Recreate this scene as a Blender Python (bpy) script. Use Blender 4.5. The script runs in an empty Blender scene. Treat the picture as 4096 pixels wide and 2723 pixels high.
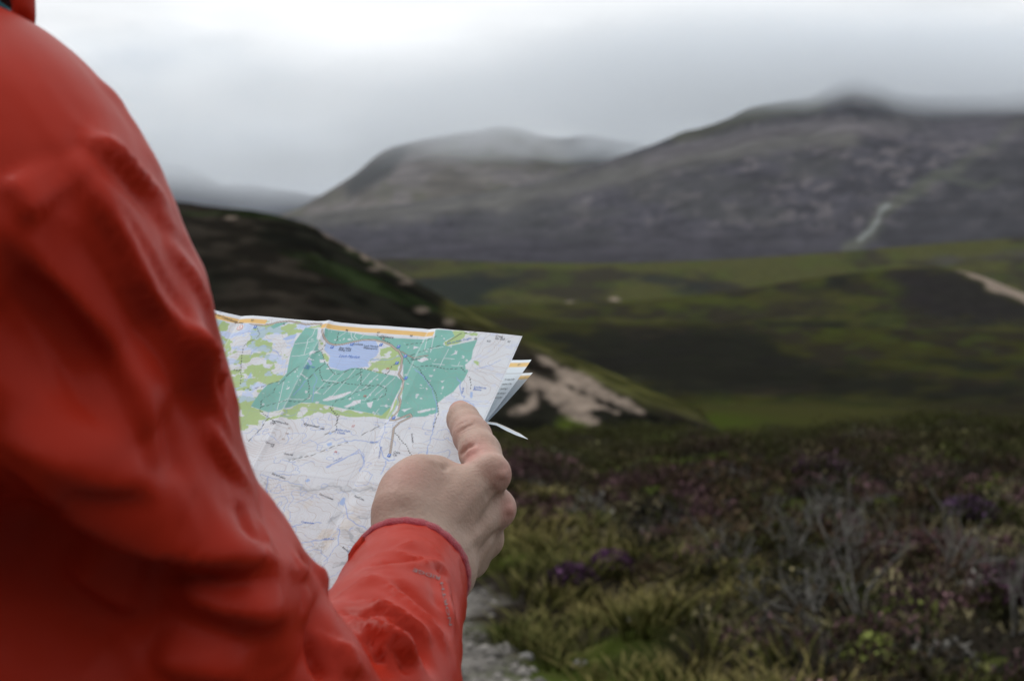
import bpy, math, random
import numpy as np
from mathutils import Vector
from mathutils.bvhtree import BVHTree

R = math.radians
random.seed(7)
rng = np.random.default_rng(11)
SC = bpy.context.scene
COL = SC.collection

# ------------------------------------------------------------------ camera
CAM_Z = 1.40
cam_d = bpy.data.cameras.new('camera')
cam_d.sensor_width = 23.6
cam_d.lens = 50.0
cam_d.clip_start = 0.02
cam_d.clip_end = 30000
cam_d.dof.use_dof = True
cam_d.dof.focus_distance = 1.16
cam_d.dof.aperture_fstop = 12.5
cam_d.dof.aperture_blades = 7
cam = bpy.data.objects.new('camera', cam_d)
cam.location = (0, 0, CAM_Z)
cam.rotation_euler = (R(90), 0, 0)
COL.objects.link(cam)
SC.camera = cam

# ------------------------------------------------------------------ world: low overcast
SUN_EL, SUN_AZ = 56.0, -48.0          # azimuth measured from +Y (ahead) towards +X
w = bpy.data.worlds.new('World'); SC.world = w; w.use_nodes = True
nt = w.node_tree; nt.nodes.clear()
def N(t, **k):
    n = nt.nodes.new(t)
    for a, b in k.items(): setattr(n, a, b)
    return n
out = N('ShaderNodeOutputWorld'); bg = N('ShaderNodeBackground'); bg2 = N('ShaderNodeBackground')
sky = N('ShaderNodeTexSky', sky_type='NISHITA'); sky.sun_disc = False
sky.sun_elevation = R(SUN_EL); sky.sun_rotation = R(SUN_AZ)
bg2.inputs['Strength'].default_value = 0.10
tc = N('ShaderNodeTexCoord'); sep = N('ShaderNodeSeparateXYZ')
nt.links.new(tc.outputs['Generated'], sep.inputs[0])
mp = N('ShaderNodeMapping'); mp.inputs['Scale'].default_value = (3.4, 3.4, 8.0)
nt.links.new(tc.outputs['Generated'], mp.inputs[0])
nz = N('ShaderNodeTexNoise'); nz.inputs['Scale'].default_value = 2.2; nz.inputs['Detail'].default_value = 4.0
nz.inputs['Roughness'].default_value = 0.5
nt.links.new(mp.outputs[0], nz.inputs['Vector'])
m1 = N('ShaderNodeMath', operation='SUBTRACT'); nt.links.new(nz.outputs['Fac'], m1.inputs[0]); m1.inputs[1].default_value = 0.5
m2 = N('ShaderNodeMath', operation='MULTIPLY'); nt.links.new(m1.outputs[0], m2.inputs[0]); m2.inputs[1].default_value = 0.22
m3 = N('ShaderNodeMath', operation='ADD'); nt.links.new(sep.outputs['Z'], m3.inputs[0]); nt.links.new(m2.outputs[0], m3.inputs[1])
ramp = N('ShaderNodeValToRGB')
cr = ramp.color_ramp
cr.elements[0].position = 0.0; cr.elements[0].color = (0.46, 0.52, 0.62, 1)
cr.elements[1].position = 1.0; cr.elements[1].color = (1.5, 1.5, 1.5, 1)
for p, c in ((0.055, (0.60, 0.68, 0.80)), (0.08, (0.90, 0.98, 1.09)), (0.105, (1.28, 1.33, 1.38)), (0.13, (1.48, 1.50, 1.52)), (0.4, (1.45, 1.45, 1.45))):
    e = cr.elements.new(p); e.color = (*c, 1)
nt.links.new(m3.outputs[0], ramp.inputs['Fac'])
mp2 = N('ShaderNodeMapping'); mp2.inputs['Scale'].default_value = (3.0, 3.0, 13.0); mp2.inputs['Location'].default_value = (1.7, 0.4, 2.1)
nt.links.new(tc.outputs['Generated'], mp2.inputs[0])
nz2 = N('ShaderNodeTexNoise'); nz2.inputs['Scale'].default_value = 2.3; nz2.inputs['Detail'].default_value = 5.0; nt.links.new(mp2.outputs[0], nz2.inputs['Vector'])
mr2 = N('ShaderNodeMapRange'); mr2.inputs['From Min'].default_value = 0.3; mr2.inputs['From Max'].default_value = 0.7; mr2.inputs['To Min'].default_value = 0.84; mr2.inputs['To Max'].default_value = 1.24
nt.links.new(nz2.outputs['Fac'], mr2.inputs['Value'])
vs = N('ShaderNodeVectorMath', operation='SCALE'); nt.links.new(ramp.outputs['Color'], vs.inputs[0]); nt.links.new(mr2.outputs[0], vs.inputs['Scale'])
nt.links.new(vs.outputs[0], bg.inputs['Color']); bg.inputs['Strength'].default_value = 1.0
nt.links.new(sky.outputs['Color'], bg2.inputs['Color'])
mixs = N('ShaderNodeMixShader'); mixs.inputs['Fac'].default_value = 0.06
nt.links.new(bg.outputs[0], mixs.inputs[1]); nt.links.new(bg2.outputs[0], mixs.inputs[2])
nt.links.new(mixs.outputs[0], out.inputs['Surface'])

# ------------------------------------------------------------------ sun (veiled by cloud)
sd = bpy.data.lights.new('sun', 'SUN'); sd.energy = 2.0; sd.angle = R(24); sd.color = (1.0, 0.97, 0.93)
so = bpy.data.objects.new('sun', sd); COL.objects.link(so)
dv = Vector((math.sin(R(SUN_AZ))*math.cos(R(SUN_EL)), math.cos(R(SUN_AZ))*math.cos(R(SUN_EL)), math.sin(R(SUN_EL))))
so.rotation_euler = dv.to_track_quat('Z', 'Y').to_euler(); so.location = (4, 4, 12)

SC.view_settings.view_transform = 'Standard'; SC.view_settings.look = 'None'
SC.view_settings.exposure = -0.45; SC.view_settings.gamma = 1.0; SC.view_settings.use_curve_mapping = False
SC.cycles.use_denoising = True
SC.cycles.max_bounces = 6; SC.cycles.volume_bounces = 3; SC.cycles.transparent_max_bounces = 8
SC.cycles.sample_clamp_indirect = 4.0

# ------------------------------------------------------------------ helpers
FPX = 4096 * 50.0 / 23.6          # focal length in pixels of the photograph
def at(px, py, d):
    """a point of the place: seen at (px, py) of the photograph, d metres ahead of the camera"""
    return np.array([(px - 2048) / FPX * d, d, CAM_Z + (1361.5 - py) / FPX * d])
def atv(px, py, d):
    px, py, d = np.broadcast_arrays(np.asarray(px, float), np.asarray(py, float), np.asarray(d, float))
    return np.stack([(px - 2048) / FPX * d, d, CAM_Z + (1361.5 - py) / FPX * d], -1)
def proj(P):
    P = np.asarray(P, float)
    return 2048 + P[..., 0] / P[..., 1] * FPX, 1361.5 - (P[..., 2] - CAM_Z) / P[..., 1] * FPX

def tag(o, label=None, cat=None, group=None, kind=None):
    for k, v in (('label', label), ('category', cat), ('group', group), ('kind', kind)):
        if v: o[k] = v
    return o

def mesh_np(name, V, F, mat=None, parent=None, smooth=True, col=None):
    """V (n,3); F (m,3|4) int array or list of arrays; col (n,3) albedo per vertex"""
    V = np.asarray(V, np.float32)
    Fs = F if isinstance(F, list) else [F]
    Fs = [np.asarray(f, np.int32) for f in Fs if len(f)]
    me = bpy.data.meshes.new(name)
    me.vertices.add(len(V)); me.vertices.foreach_set('co', V.ravel())
    loops = np.concatenate([f.ravel() for f in Fs])
    cnt = np.concatenate([np.full(len(f), f.shape[1], np.int32) for f in Fs])
    me.loops.add(len(loops)); me.loops.foreach_set('vertex_index', loops)
    st = np.concatenate([[0], np.cumsum(cnt)[:-1]]).astype(np.int32)
    me.polygons.add(len(cnt)); me.polygons.foreach_set('loop_start', st)
    me.update(calc_edges=True); me.validate()
    if smooth: me.polygons.foreach_set('use_smooth', np.ones(len(me.polygons), bool))
    if col is not None:
        a = me.color_attributes.new('tint', 'FLOAT_COLOR', 'POINT')
        c4 = np.ones((len(V), 4), np.float32); c4[:, :3] = col
        a.data.foreach_set('color', c4.ravel())
    if mat: me.materials.append(mat)
    o = bpy.data.objects.new(name, me); COL.objects.link(o)
    if parent is not None: o.parent = parent
    return o

def empty(name, loc=(0, 0, 0)):
    o = bpy.data.objects.new(name, None); o.location = loc; o.empty_display_size = 0.1; COL.objects.link(o); return o

def grid_faces(nu, nv, close_u=False):
    i = np.arange(nu if close_u else nu - 1)[:, None]; j = np.arange(nv - 1)[None]
    i2 = (i + 1) % nu
    return np.stack([i*nv + j, i2*nv + j, i2*nv + j + 1, i*nv + j + 1], -1).reshape(-1, 4)

def hash2(ix, iy, seed):
    h = (ix.astype(np.int64) * 374761393 + iy.astype(np.int64) * 668265263 + seed * 1442695041) & 0xFFFFFFFF
    h = ((h ^ (h >> 13)) * 1274126177) & 0xFFFFFFFF
    return ((h ^ (h >> 16)) & 0xFFFF) / 65535.0
def vnoise(x, y, seed=0):
    x = np.asarray(x, float); y = np.asarray(y, float)
    ix = np.floor(x); iy = np.floor(y); fx = x - ix; fy = y - iy
    fx = fx*fx*fx*(fx*(fx*6-15)+10); fy = fy*fy*fy*(fy*(fy*6-15)+10)
    ix = ix.astype(np.int64); iy = iy.astype(np.int64)
    a = hash2(ix, iy, seed); b = hash2(ix+1, iy, seed); c = hash2(ix, iy+1, seed); d = hash2(ix+1, iy+1, seed)
    return (a*(1-fx)+b*fx)*(1-fy) + (c*(1-fx)+d*fx)*fy
def fbm(x, y, seed=0, oct=5, gain=0.5):
    s = 0; a = 1; t = 0
    for o in range(oct):
        s = s + a*vnoise(x*2**o + o*17.3, y*2**o + o*9.1, seed+o); t += a; a *= gain
    return s/t
def sstep(a, b, x):
    t = np.clip((x-a)/(b-a), 0, 1); return t*t*(3-2*t)
def inpoly(px, py, poly):
    """signed distance (positive inside) to a polygon"""
    px = np.asarray(px, float); py = np.asarray(py, float)
    ins = np.zeros(px.shape, bool); best = np.full(px.shape, 1e18)
    n = len(poly)
    for i in range(n):
        x0, y0 = poly[i]; x1, y1 = poly[(i+1) % n]
        c = ((y0 > py) != (y1 > py))
        with np.errstate(divide='ignore', invalid='ignore'):
            xx = (x1-x0)*(py-y0)/(y1-y0 if y1 != y0 else 1e-9) + x0
        ins ^= c & (px < xx)
        L = (x1-x0)**2 + (y1-y0)**2 + 1e-12
        t = np.clip(((px-x0)*(x1-x0)+(py-y0)*(y1-y0))/L, 0, 1)
        best = np.minimum(best, (px-x0-t*(x1-x0))**2 + (py-y0-t*(y1-y0))**2)
    return np.where(ins, 1, -1)*np.sqrt(best)
def lined(px, py, pts):
    best = np.full(np.shape(px), 1e18)
    for (x0, y0), (x1, y1) in zip(pts[:-1], pts[1:]):
        L = (x1-x0)**2 + (y1-y0)**2 + 1e-12
        t = np.clip(((px-x0)*(x1-x0)+(py-y0)*(y1-y0))/L, 0, 1)
        best = np.minimum(best, (px-x0-t*(x1-x0))**2 + (py-y0-t*(y1-y0))**2)
    return np.sqrt(best)

def material(name, color=(0.5, 0.5, 0.5), rough=0.8, spec=0.3, attr=False, nscale=None, namount=0.3, bump=0.0, bscale=None,
             sheen=0.0, sss=0.0, sss_rad=None, trans=0.0, bdist=0.01):
    m = bpy.data.materials.new(name); m.use_nodes = True
    t = m.node_tree; b = t.nodes['Principled BSDF']
    b.inputs['Roughness'].default_value = rough
    b.inputs['Specular IOR Level'].default_value = spec
    if sheen:
        b.inputs['Sheen Weight'].default_value = sheen; b.inputs['Sheen Roughness'].default_value = 0.4
    if sss:
        b.inputs['Subsurface Weight'].default_value = sss
        b.inputs['Subsurface Radius'].default_value = sss_rad or (1, 0.35, 0.2); b.inputs['Subsurface Scale'].default_value = 0.004
    src = None
    if attr:
        a = t.nodes.new('ShaderNodeAttribute'); a.attribute_name = 'tint'; src = a.outputs['Color']
    else:
        c = t.nodes.new('ShaderNodeRGB'); c.outputs[0].default_value = (*color, 1); src = c.outputs[0]
    tcn = t.nodes.new('ShaderNodeTexCoord')
    if nscale:
        n = t.nodes.new('ShaderNodeTexNoise'); n.inputs['Scale'].default_value = nscale; n.inputs['Detail'].default_value = 6
        n.inputs['Roughness'].default_value = 0.62
        t.links.new(tcn.outputs['Object'], n.inputs['Vector'])
        mr = t.nodes.new('ShaderNodeMapRange'); mr.inputs['From Min'].default_value = 0.25; mr.inputs['From Max'].default_value = 0.75
        mr.inputs['To Min'].default_value = 1-namount; mr.inputs['To Max'].default_value = 1+namount
        t.links.new(n.outputs['Fac'], mr.inputs['Value'])
        v = t.nodes.new('ShaderNodeVectorMath'); v.operation = 'SCALE'
        t.links.new(src, v.inputs[0]); t.links.new(mr.outputs[0], v.inputs['Scale']); src = v.outputs[0]
    t.links.new(src, b.inputs['Base Color'])
    if bump:
        n2 = t.nodes.new('ShaderNodeTexNoise'); n2.inputs['Scale'].default_value = bscale; n2.inputs['Detail'].default_value = 5
        t.links.new(tcn.outputs['Object'], n2.inputs['Vector'])
        bp = t.nodes.new('ShaderNodeBump'); bp.inputs['Strength'].default_value = bump; bp.inputs['Distance'].default_value = bdist
        t.links.new(n2.outputs['Fac'], bp.inputs['Height']); t.links.new(bp.outputs[0], b.inputs['Normal'])
    return m
# ================================================================== THE LAND
M_hill = material('moorland', attr=True, rough=0.95, spec=0.0, nscale=0.25, namount=0.45)
M_mount = material('mountain_heath_and_scree', attr=True, rough=0.95, spec=0.0, nscale=0.02, namount=0.5)
HEATH = np.array([0.026, 0.022, 0.017]); DARK = np.array([0.011, 0.011, 0.008]); OLIVE = np.array([0.062, 0.063, 0.020])
GREEN = np.array([0.052, 0.072, 0.012]); SAND = np.array([0.235, 0.19, 0.155]); SCREE = np.array([0.115, 0.105, 0.105])
GREYH = np.array([0.052, 0.050, 0.056]); TURF = np.array([0.085, 0.088, 0.055])

def mix(c, d, m):
    return c*(1-m[..., None]) + d*m[..., None]

def interp(pts, x):
    pts = np.array(pts, float); return np.interp(x, pts[:, 0], pts[:, 1])
def smooth1(a, k):
    if k < 1: return a
    ker = np.hanning(2*k+3)[1:-1]; ker /= ker.sum()
    return np.convolve(np.pad(a, k, mode='edge'), ker, mode='valid')

def ridge(name, crest, foot, dc, df, mat, paint, nx=420, nt=110, shape=0.8, rough=0.0, rscale=1.0, sm=5, back=0.5, x0=-1500, x1=6000, seed=0, jag=0.0):
    """a hill: crest line and foot line as they stand, at dc and df metres; its far side falls away again"""
    xs = np.linspace(x0, x1, nx)
    cy = smooth1(interp(crest, xs), sm); fy = smooth1(interp(foot, xs), sm)
    if jag: cy = cy + (fbm(xs/120., xs*0, seed+50, 4)-0.5)*jag
    dcv = interp(dc, xs) if isinstance(dc, list) else np.full(nx, float(dc))
    dfv = interp(df, xs) if isinstance(df, list) else np.full(nx, float(df))
    t = np.linspace(0, 1, nt)
    g = 1-(1-t)**(1/shape) if shape < 1 else t**shape
    zf = CAM_Z+(1361.5-fy)/FPX*dfv; zc = CAM_Z+(1361.5-cy)/FPX*dcv
    D = dfv[:, None]+(dcv-dfv)[:, None]*t[None]
    Z = zf[:, None]+(zc-zf)[:, None]*g[None]
    nb = 24
    tb = np.linspace(0, 1, nb+1)[1:]
    Db = dcv[:, None]*(1+back*tb[None]); drop = (zc-zf+2)[:, None]
    Zb = zc[:, None]-drop*1.15*(tb[None]**1.6)
    D = np.concatenate([dfv[:, None]*0.97, D, Db], 1); Z = np.concatenate([zf[:, None]-dfv[:, None]*0.06, Z, Zb], 1)
    tt = np.concatenate([[0.0], t, 1+tb])
    X = (xs[:, None]-2048)/FPX*D
    if rough:
        env = np.minimum(1, np.minimum(tt*6, 1))[None]
        Z = Z+(fbm(X/rscale, D/rscale, seed, 5)-0.5)*2*rough*env*(np.clip(np.abs(1-tt)*5, 0.15, 1)[None])
    P = np.stack([X, D, Z], -1)
    px, py = proj(P)
    # paint in the hill's own surface coordinates
    col = paint(px, py, X, D, Z, np.broadcast_to(tt[None], X.shape))
    o = mesh_np(name, P.reshape(-1, 3), grid_faces(nx, nt+nb+1), mat, col=col.reshape(-1, 3))
    return tag(o, kind='structure')

# ---- the ground sheet, from behind the camera out to the horizon
def zone_path(X, Y):
    """signed distance across the gravel path (positive inside)"""
    e = 0.207-(Y-8.9)*0.134+(fbm(Y*1.1, Y*0+3, 5, 3)-0.5)*0.5
    return np.minimum(e-X, X-(e-2.3))
def ground_z(X, Y):
    r = np.hypot(X, Y)
    z = (fbm(X*0.35, Y*0.35, 31, 4)-0.5)*0.35*sstep(5, 12, Y)
    z = z+(fbm(X*1.3, Y*1.3, 33, 3)-0.5)*0.36*sstep(4, 9, Y)
    inp = sstep(-0.5, 0.2, zone_path(X, Y))
    z = z*(1-inp)-0.05*inp
    edge = 31+X*0.12+(fbm(X*0.22, X*0, 40, 4)-0.5)*14
    z = z-0.42*sstep(14, 33, Y)+(fbm(X*0.33, Y*0.12, 35, 3)-0.5)*1.0*sstep(17, 28, Y)
    z = z-4.5*sstep(0, 1, (Y-edge)/95.)
    return z
xs = np.concatenate([-np.geomspace(9000, 14, 60), np.linspace(-13, 13, 150), np.geomspace(14, 9000, 60)])
ys = np.concatenate([-np.geomspace(3000, 6, 20), np.linspace(-5, 45, 240), np.geomspace(45.6, 12000, 90)])
GX, GY = np.meshgrid(xs, ys, indexing='ij')
GZ = ground_z(GX, GY)
def ground_paint(X, Y):
    n = fbm(X*0.9, Y*0.9, 61, 4); n2 = fbm(X*0.22, Y*0.3, 71, 4)
    c = np.broadcast_to(HEATH*0.7, X.shape+(3,)).copy()
    c = mix(c, GREEN*0.8, sstep(0.52, 0.66, n)*0.8)
    far = sstep(45, 80, Y)
    cf = np.broadcast_to(OLIVE*0.75, X.shape+(3,)).copy()
    nf = fbm(X*0.13, Y*0.04, 77, 5)
    cf = mix(cf, GREEN*0.9, sstep(0.45, 0.6, fbm(X*0.03, Y*0.02, 81, 4)))
    cf = mix(cf, HEATH*0.75, sstep(0.42, 0.56, nf)*0.85)
    c = mix(c, cf*0.66, far)
    p = zone_path(X, Y)+(fbm(X*3, Y*3, 90, 3)-0.5)*0.5
    grav = np.array([0.135, 0.127, 0.118])
    pm = sstep(-0.02, 0.15, p)*sstep(125, 90, Y)
    c = mix(c, grav*(0.75+0.5*fbm(X*9, Y*9, 91, 3)[..., None]), pm)
    return c
M_ground = material('peat_and_gravel', attr=True, rough=0.95, spec=0.0, nscale=6.0, namount=0.5, bump=0.6, bscale=30, bdist=0.02)
g = mesh_np('ground', np.stack([GX, GY, GZ], -1).reshape(-1, 3), grid_faces(len(xs), len(ys)), M_ground, col=ground_paint(GX, GY).reshape(-1, 3))
tag(g, kind='structure')

# ---- the dark hill with the sand scar, left of the valley
SCAR = [[(2120, 1400), (2200, 1440), (2330, 1500), (2450, 1570), (2560, 1625), (2570, 1645), (2500, 1630), (2440, 1600), (2400, 1590), (2300, 1560), (2230, 1500)],
        [(2100, 1480), (2180, 1520), (2290, 1560), (2400, 1610), (2470, 1650), (2410, 1640), (2360, 1645), (2395, 1690), (2370, 1702), (2300, 1675), (2240, 1640), (2180, 1575), (2150, 1560), (2140, 1620), (2100, 1650), (2040, 1655), (2110, 1625), (2125, 1570), (2080, 1530)]]
def paint_near(px, py, X, D, Z, t):
    n = fbm(X*0.11, D*0.07, 3, 5)
    c = np.broadcast_to(DARK*0.75, px.shape+(3,)).copy()
    c = mix(c, HEATH*0.62, sstep(0.45, 0.62, n))
    c = mix(c, np.array([0.012, 0.021, 0.006]), sstep(0.56, 0.66, fbm(X*0.09, D*0.12, 8, 4))*0.6*(px < 1900))
    # olive turf along the right-hand edge of the shoulder
    rim = lined(px, py, [(1840, 1230), (2050, 1300), (2300, 1420), (2600, 1560), (2900, 1640)])
    c = mix(c, OLIVE*0.85, sstep(95, 25, rim+60*(n-0.5))*0.9)
    c = mix(c, GREEN*1.1, sstep(70, 20, np.hypot((px-2300)/1.5, py-1705)))
    # pale eroded lip on the crest
    lip = lined(px, py, [(1120, 850), (1240, 885), (1310, 930), (1400, 985), (1490, 1040), (1560, 1075), (1640, 1120)])
    c = mix(c, SAND*0.55, sstep(22, 4, lip+26*(fbm(px/26., py/26., 5, 3)-0.4)))
    for q in ((1680, 1240, 40, 16), (1790, 1285, 30, 20), (920, 870, 36, 14), (1500, 1075, 40, 10), (1620, 1130, 36, 12)):
        d = np.hypot((px-q[0])/q[2], (py-q[1])/q[3])+(fbm(px/20., py/20., 6, 3)-0.5)*1.0
        c = mix(c, SAND*0.5, sstep(1.0, 0.4, d)*0.8)
    wob = (fbm(px/45., py/30., 12, 4)-0.5)*46
    for poly in SCAR:
        m = sstep(-14, 12, inpoly(px, py, poly)+wob*0.9)
        c = mix(c, SAND*(0.86+0.5*(fbm(px/40., py/24., 14, 4)-0.5))[..., None], m*(1-.4*sstep(.60, .68, fbm(px/30., py/16., 15, 3))))
    c = np.where((t > 1)[..., None], OLIVE*0.5, c)
    return c*np.where(c.sum(-1) < .15, .55+.75*sstep(.40, .62, fbm(X*.5, D*.3, 18, 4)), .95)[..., None]
ridge('hill', [(-3600, 640), (-1200, 720), (300, 790), (720, 812), (900, 832), (1080, 852), (1240, 895), (1400, 985), (1560, 1070), (1700, 1150), (1900, 1262), (2100, 1350), (2350, 1450), (2600, 1560), (2760, 1640), (2900, 1720), (3300, 1830), (7700, 2000)],
      [(-3600, 2000), (1600, 1760), (2000, 1725), (2500, 1720), (2900, 1730), (3300, 1810), (7700, 2000)],
      [(-3600, 230), (700, 210), (2000, 185), (2900, 165), (7700, 160)], [(-3600, 110), (2000, 125), (2900, 150), (7700, 150)], M_hill, paint_near,
      nx=520, nt=140, shape=0.85, rough=0.5, rscale=14, sm=4, seed=3, jag=14)

# ---- moraine ridges across the valley
def paint_mor(seed, dark_bands=(), sand=(), base=OLIVE, olive_top=0.25, bright=1.0):
    def f(px, py, X, D, Z, t):
        n = fbm(px/260., py/50., seed, 5); n2 = fbm(px/90., py/30., seed+7, 4)
        c = np.broadcast_to(base*0.8, px.shape+(3,)).copy()
        c = mix(c, HEATH*0.8, sstep(0.47, 0.62, n)*0.85)
        c = mix(c, GREEN*0.8, sstep(0.5, 0.68, n2)*0.4)
        for poly, colr, soft in dark_bands:
            m = sstep(-1.8*soft, 1.8*soft, inpoly(px, py, poly)+(n2-0.5)*5.0*soft)
            c = mix(c, np.asarray(colr)*1.25, m*0.92)
        for poly in sand:
            m = sstep(-8, 7, inpoly(px, py, poly)+(fbm(px/30., py/30., 5, 3)-0.5)*20)
            c = mix(c, SAND*0.95, m)
        return c*bright
    return f
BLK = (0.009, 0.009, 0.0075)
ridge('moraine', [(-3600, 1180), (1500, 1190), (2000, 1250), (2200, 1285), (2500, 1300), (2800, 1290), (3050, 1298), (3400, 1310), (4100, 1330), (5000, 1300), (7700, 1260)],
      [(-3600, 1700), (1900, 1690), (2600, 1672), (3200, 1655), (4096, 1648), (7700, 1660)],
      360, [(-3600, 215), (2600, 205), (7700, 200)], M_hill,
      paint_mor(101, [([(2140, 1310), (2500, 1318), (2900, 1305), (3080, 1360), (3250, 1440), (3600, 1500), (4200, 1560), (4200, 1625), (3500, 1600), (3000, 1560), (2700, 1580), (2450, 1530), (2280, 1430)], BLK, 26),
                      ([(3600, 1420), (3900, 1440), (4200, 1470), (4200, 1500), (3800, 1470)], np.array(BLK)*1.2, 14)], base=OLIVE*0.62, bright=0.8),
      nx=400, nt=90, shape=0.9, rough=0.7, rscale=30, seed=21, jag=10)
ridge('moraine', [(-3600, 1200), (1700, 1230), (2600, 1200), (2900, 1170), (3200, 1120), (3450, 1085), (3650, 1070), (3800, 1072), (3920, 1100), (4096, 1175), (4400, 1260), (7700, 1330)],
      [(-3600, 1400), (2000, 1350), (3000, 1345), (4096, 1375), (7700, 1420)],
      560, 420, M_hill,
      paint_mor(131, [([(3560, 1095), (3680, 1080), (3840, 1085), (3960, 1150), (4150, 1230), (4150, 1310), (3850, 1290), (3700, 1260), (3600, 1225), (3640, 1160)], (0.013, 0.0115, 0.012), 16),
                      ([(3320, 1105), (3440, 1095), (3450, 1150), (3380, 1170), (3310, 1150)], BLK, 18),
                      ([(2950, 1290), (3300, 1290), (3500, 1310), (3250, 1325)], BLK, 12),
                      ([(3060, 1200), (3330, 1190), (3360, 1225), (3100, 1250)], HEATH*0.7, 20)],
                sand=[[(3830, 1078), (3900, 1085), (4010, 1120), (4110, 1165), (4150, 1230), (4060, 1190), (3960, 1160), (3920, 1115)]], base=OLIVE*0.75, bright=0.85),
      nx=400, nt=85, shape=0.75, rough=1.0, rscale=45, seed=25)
ridge('moorland_terrace', [(-3600, 1060), (1500, 1035), (1700, 1035), (2000, 1050), (2400, 1052), (2800, 1042), (3200, 1020), (3500, 995), (3800, 970), (4096, 950), (5200, 880), (7700, 800)],
      [(-3600, 1290), (1700, 1280), (2600, 1272), (3400, 1270), (7700, 1290)],
      1150, 700, M_hill,
      paint_mor(151, [([(1650, 1110), (1900, 1100), (2120, 1105), (1980, 1150), (1900, 1200), (2150, 1215), (2300, 1203), (2560, 1215), (2720, 1230), (2650, 1250), (2200, 1270), (1900, 1250), (1700, 1180)], (0.010, 0.012, 0.011), 14),
                      ([(2480, 1105), (2700, 1118), (2950, 1150), (2850, 1165), (2600, 1140)], (0.013, 0.014, 0.014), 14),
                      ([(3650, 1040), (4150, 1000), (4150, 1025), (3800, 1050)], (0.035, 0.032, 0.03), 10)],
                sand=[[(2265, 1205), (2290, 1205), (2288, 1240), (2262, 1265), (2252, 1255)], [(2440, 1192), (2470, 1196), (2490, 1222), (2460, 1216)]], base=OLIVE*0.95, bright=0.95),
      nx=440, nt=100, shape=1.15, rough=1.5, rscale=70, seed=29)

# ---- the mountains
GULLY = [(3400, 985), (3470, 950), (3500, 900), (3525, 860), (3590, 800), (3700, 740), (3800, 690), (3900, 620), (4000, 560), (4096, 490), (4300, 380)]
def paint_mount(px, py, X, D, Z, t):
    n = fbm(px/330., py/85., 201, 5); n2 = fbm(px/75., py/34., 211, 5); n3 = fbm(px/34., py/20., 215, 4)
    c = np.broadcast_to(np.array([0.044, 0.042, 0.050]), px.shape+(3,)).copy()
    c = mix(c, SCREE*0.95, sstep(0.50, 0.66, n2)*0.75*sstep(980, 860, py)*sstep(2000, 2500, px+(900-py)))
    c = mix(c, np.array([0.016, 0.016, 0.021]), sstep(0.52, 0.38, n3)*0.75)
    c = mix(c, np.array([0.040, 0.042, 0.034]), sstep(0.5, 0.66, n)*0.45)
    band = lined(px, py, [(1240, 872), (1700, 835), (2050, 790), (2400, 712), (2800, 620), (3100, 560), (3400, 540)])
    c = mix(c, np.array([0.098, 0.096, 0.082]), sstep(75, 5, band+60*(n2-0.5)+24*(n3-0.5))*0.85)
    rim = lined(px, py, [(2720, 535), (2900, 480), (3080, 425), (3260, 408)])
    c = mix(c, np.array([0.060, 0.060, 0.030]), sstep(70, 15, rim+40*(n2-0.5))*0.85)
    rim2 = lined(px, py, [(2600, 640), (2700, 605), (3000, 545), (3300, 500), (3600, 520)])
    c = mix(c, np.array([0.115, 0.105, 0.108]), sstep(50, 6, rim2+30*(n2-0.5))*0.75)
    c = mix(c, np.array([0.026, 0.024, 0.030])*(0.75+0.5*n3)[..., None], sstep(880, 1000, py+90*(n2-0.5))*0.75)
    rsh = sstep(3500, 3800, px)*sstep(640, 520, py)
    c = mix(c, np.array([0.085, 0.078, 0.088]), rsh*0.6)
    wob = (fbm(px/55., py/55., 219, 4)-0.5)*44; wob2 = (fbm(px/55.+7, py/55., 223, 4)-0.5)*44
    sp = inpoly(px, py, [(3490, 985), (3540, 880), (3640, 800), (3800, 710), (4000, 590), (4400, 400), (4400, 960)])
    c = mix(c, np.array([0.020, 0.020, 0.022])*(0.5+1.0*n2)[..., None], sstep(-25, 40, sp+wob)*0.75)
    gl = lined(px+wob, py+wob2, GULLY)
    fade = sstep(4050, 3700, px)*0.5+0.5
    c = mix(c, np.array([0.066, 0.073, 0.048]), sstep(40, 3, gl+24*(n3-0.5))*0.75*fade)
    gl2 = lined(px+wob*0.4, py+wob2*0.4, [(3440, 955), (3480, 925), (3512, 885), (3520, 850), (3555, 820)])
    c = mix(c, np.array([0.20, 0.22, 0.205]), sstep(15, 2, gl2+10*(n3-0.5))*0.8)
    g3 = lined(px, py, [(3760, 700), (3830, 720), (3930, 750), (3990, 725)])
    c = mix(c, np.array([0.055, 0.062, 0.044]), sstep(20, 4, g3+wob*0.3)*0.7)
    c = c*0.72+np.array([0.046, 0.045, 0.050])*0.28
    return c*np.array([1.0, 0.985, 1.035])
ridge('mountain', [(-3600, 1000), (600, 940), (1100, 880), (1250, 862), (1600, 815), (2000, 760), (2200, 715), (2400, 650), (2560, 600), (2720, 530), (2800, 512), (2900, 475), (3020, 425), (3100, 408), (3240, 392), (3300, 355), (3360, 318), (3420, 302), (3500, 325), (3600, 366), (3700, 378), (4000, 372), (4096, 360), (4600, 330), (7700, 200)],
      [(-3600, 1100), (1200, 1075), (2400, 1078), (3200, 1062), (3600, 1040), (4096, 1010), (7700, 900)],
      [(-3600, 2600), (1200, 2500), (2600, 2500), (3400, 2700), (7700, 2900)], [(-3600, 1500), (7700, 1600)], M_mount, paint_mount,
      nx=680, nt=160, shape=1.0, rough=22, rscale=300, sm=4, seed=205, jag=10)
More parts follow.
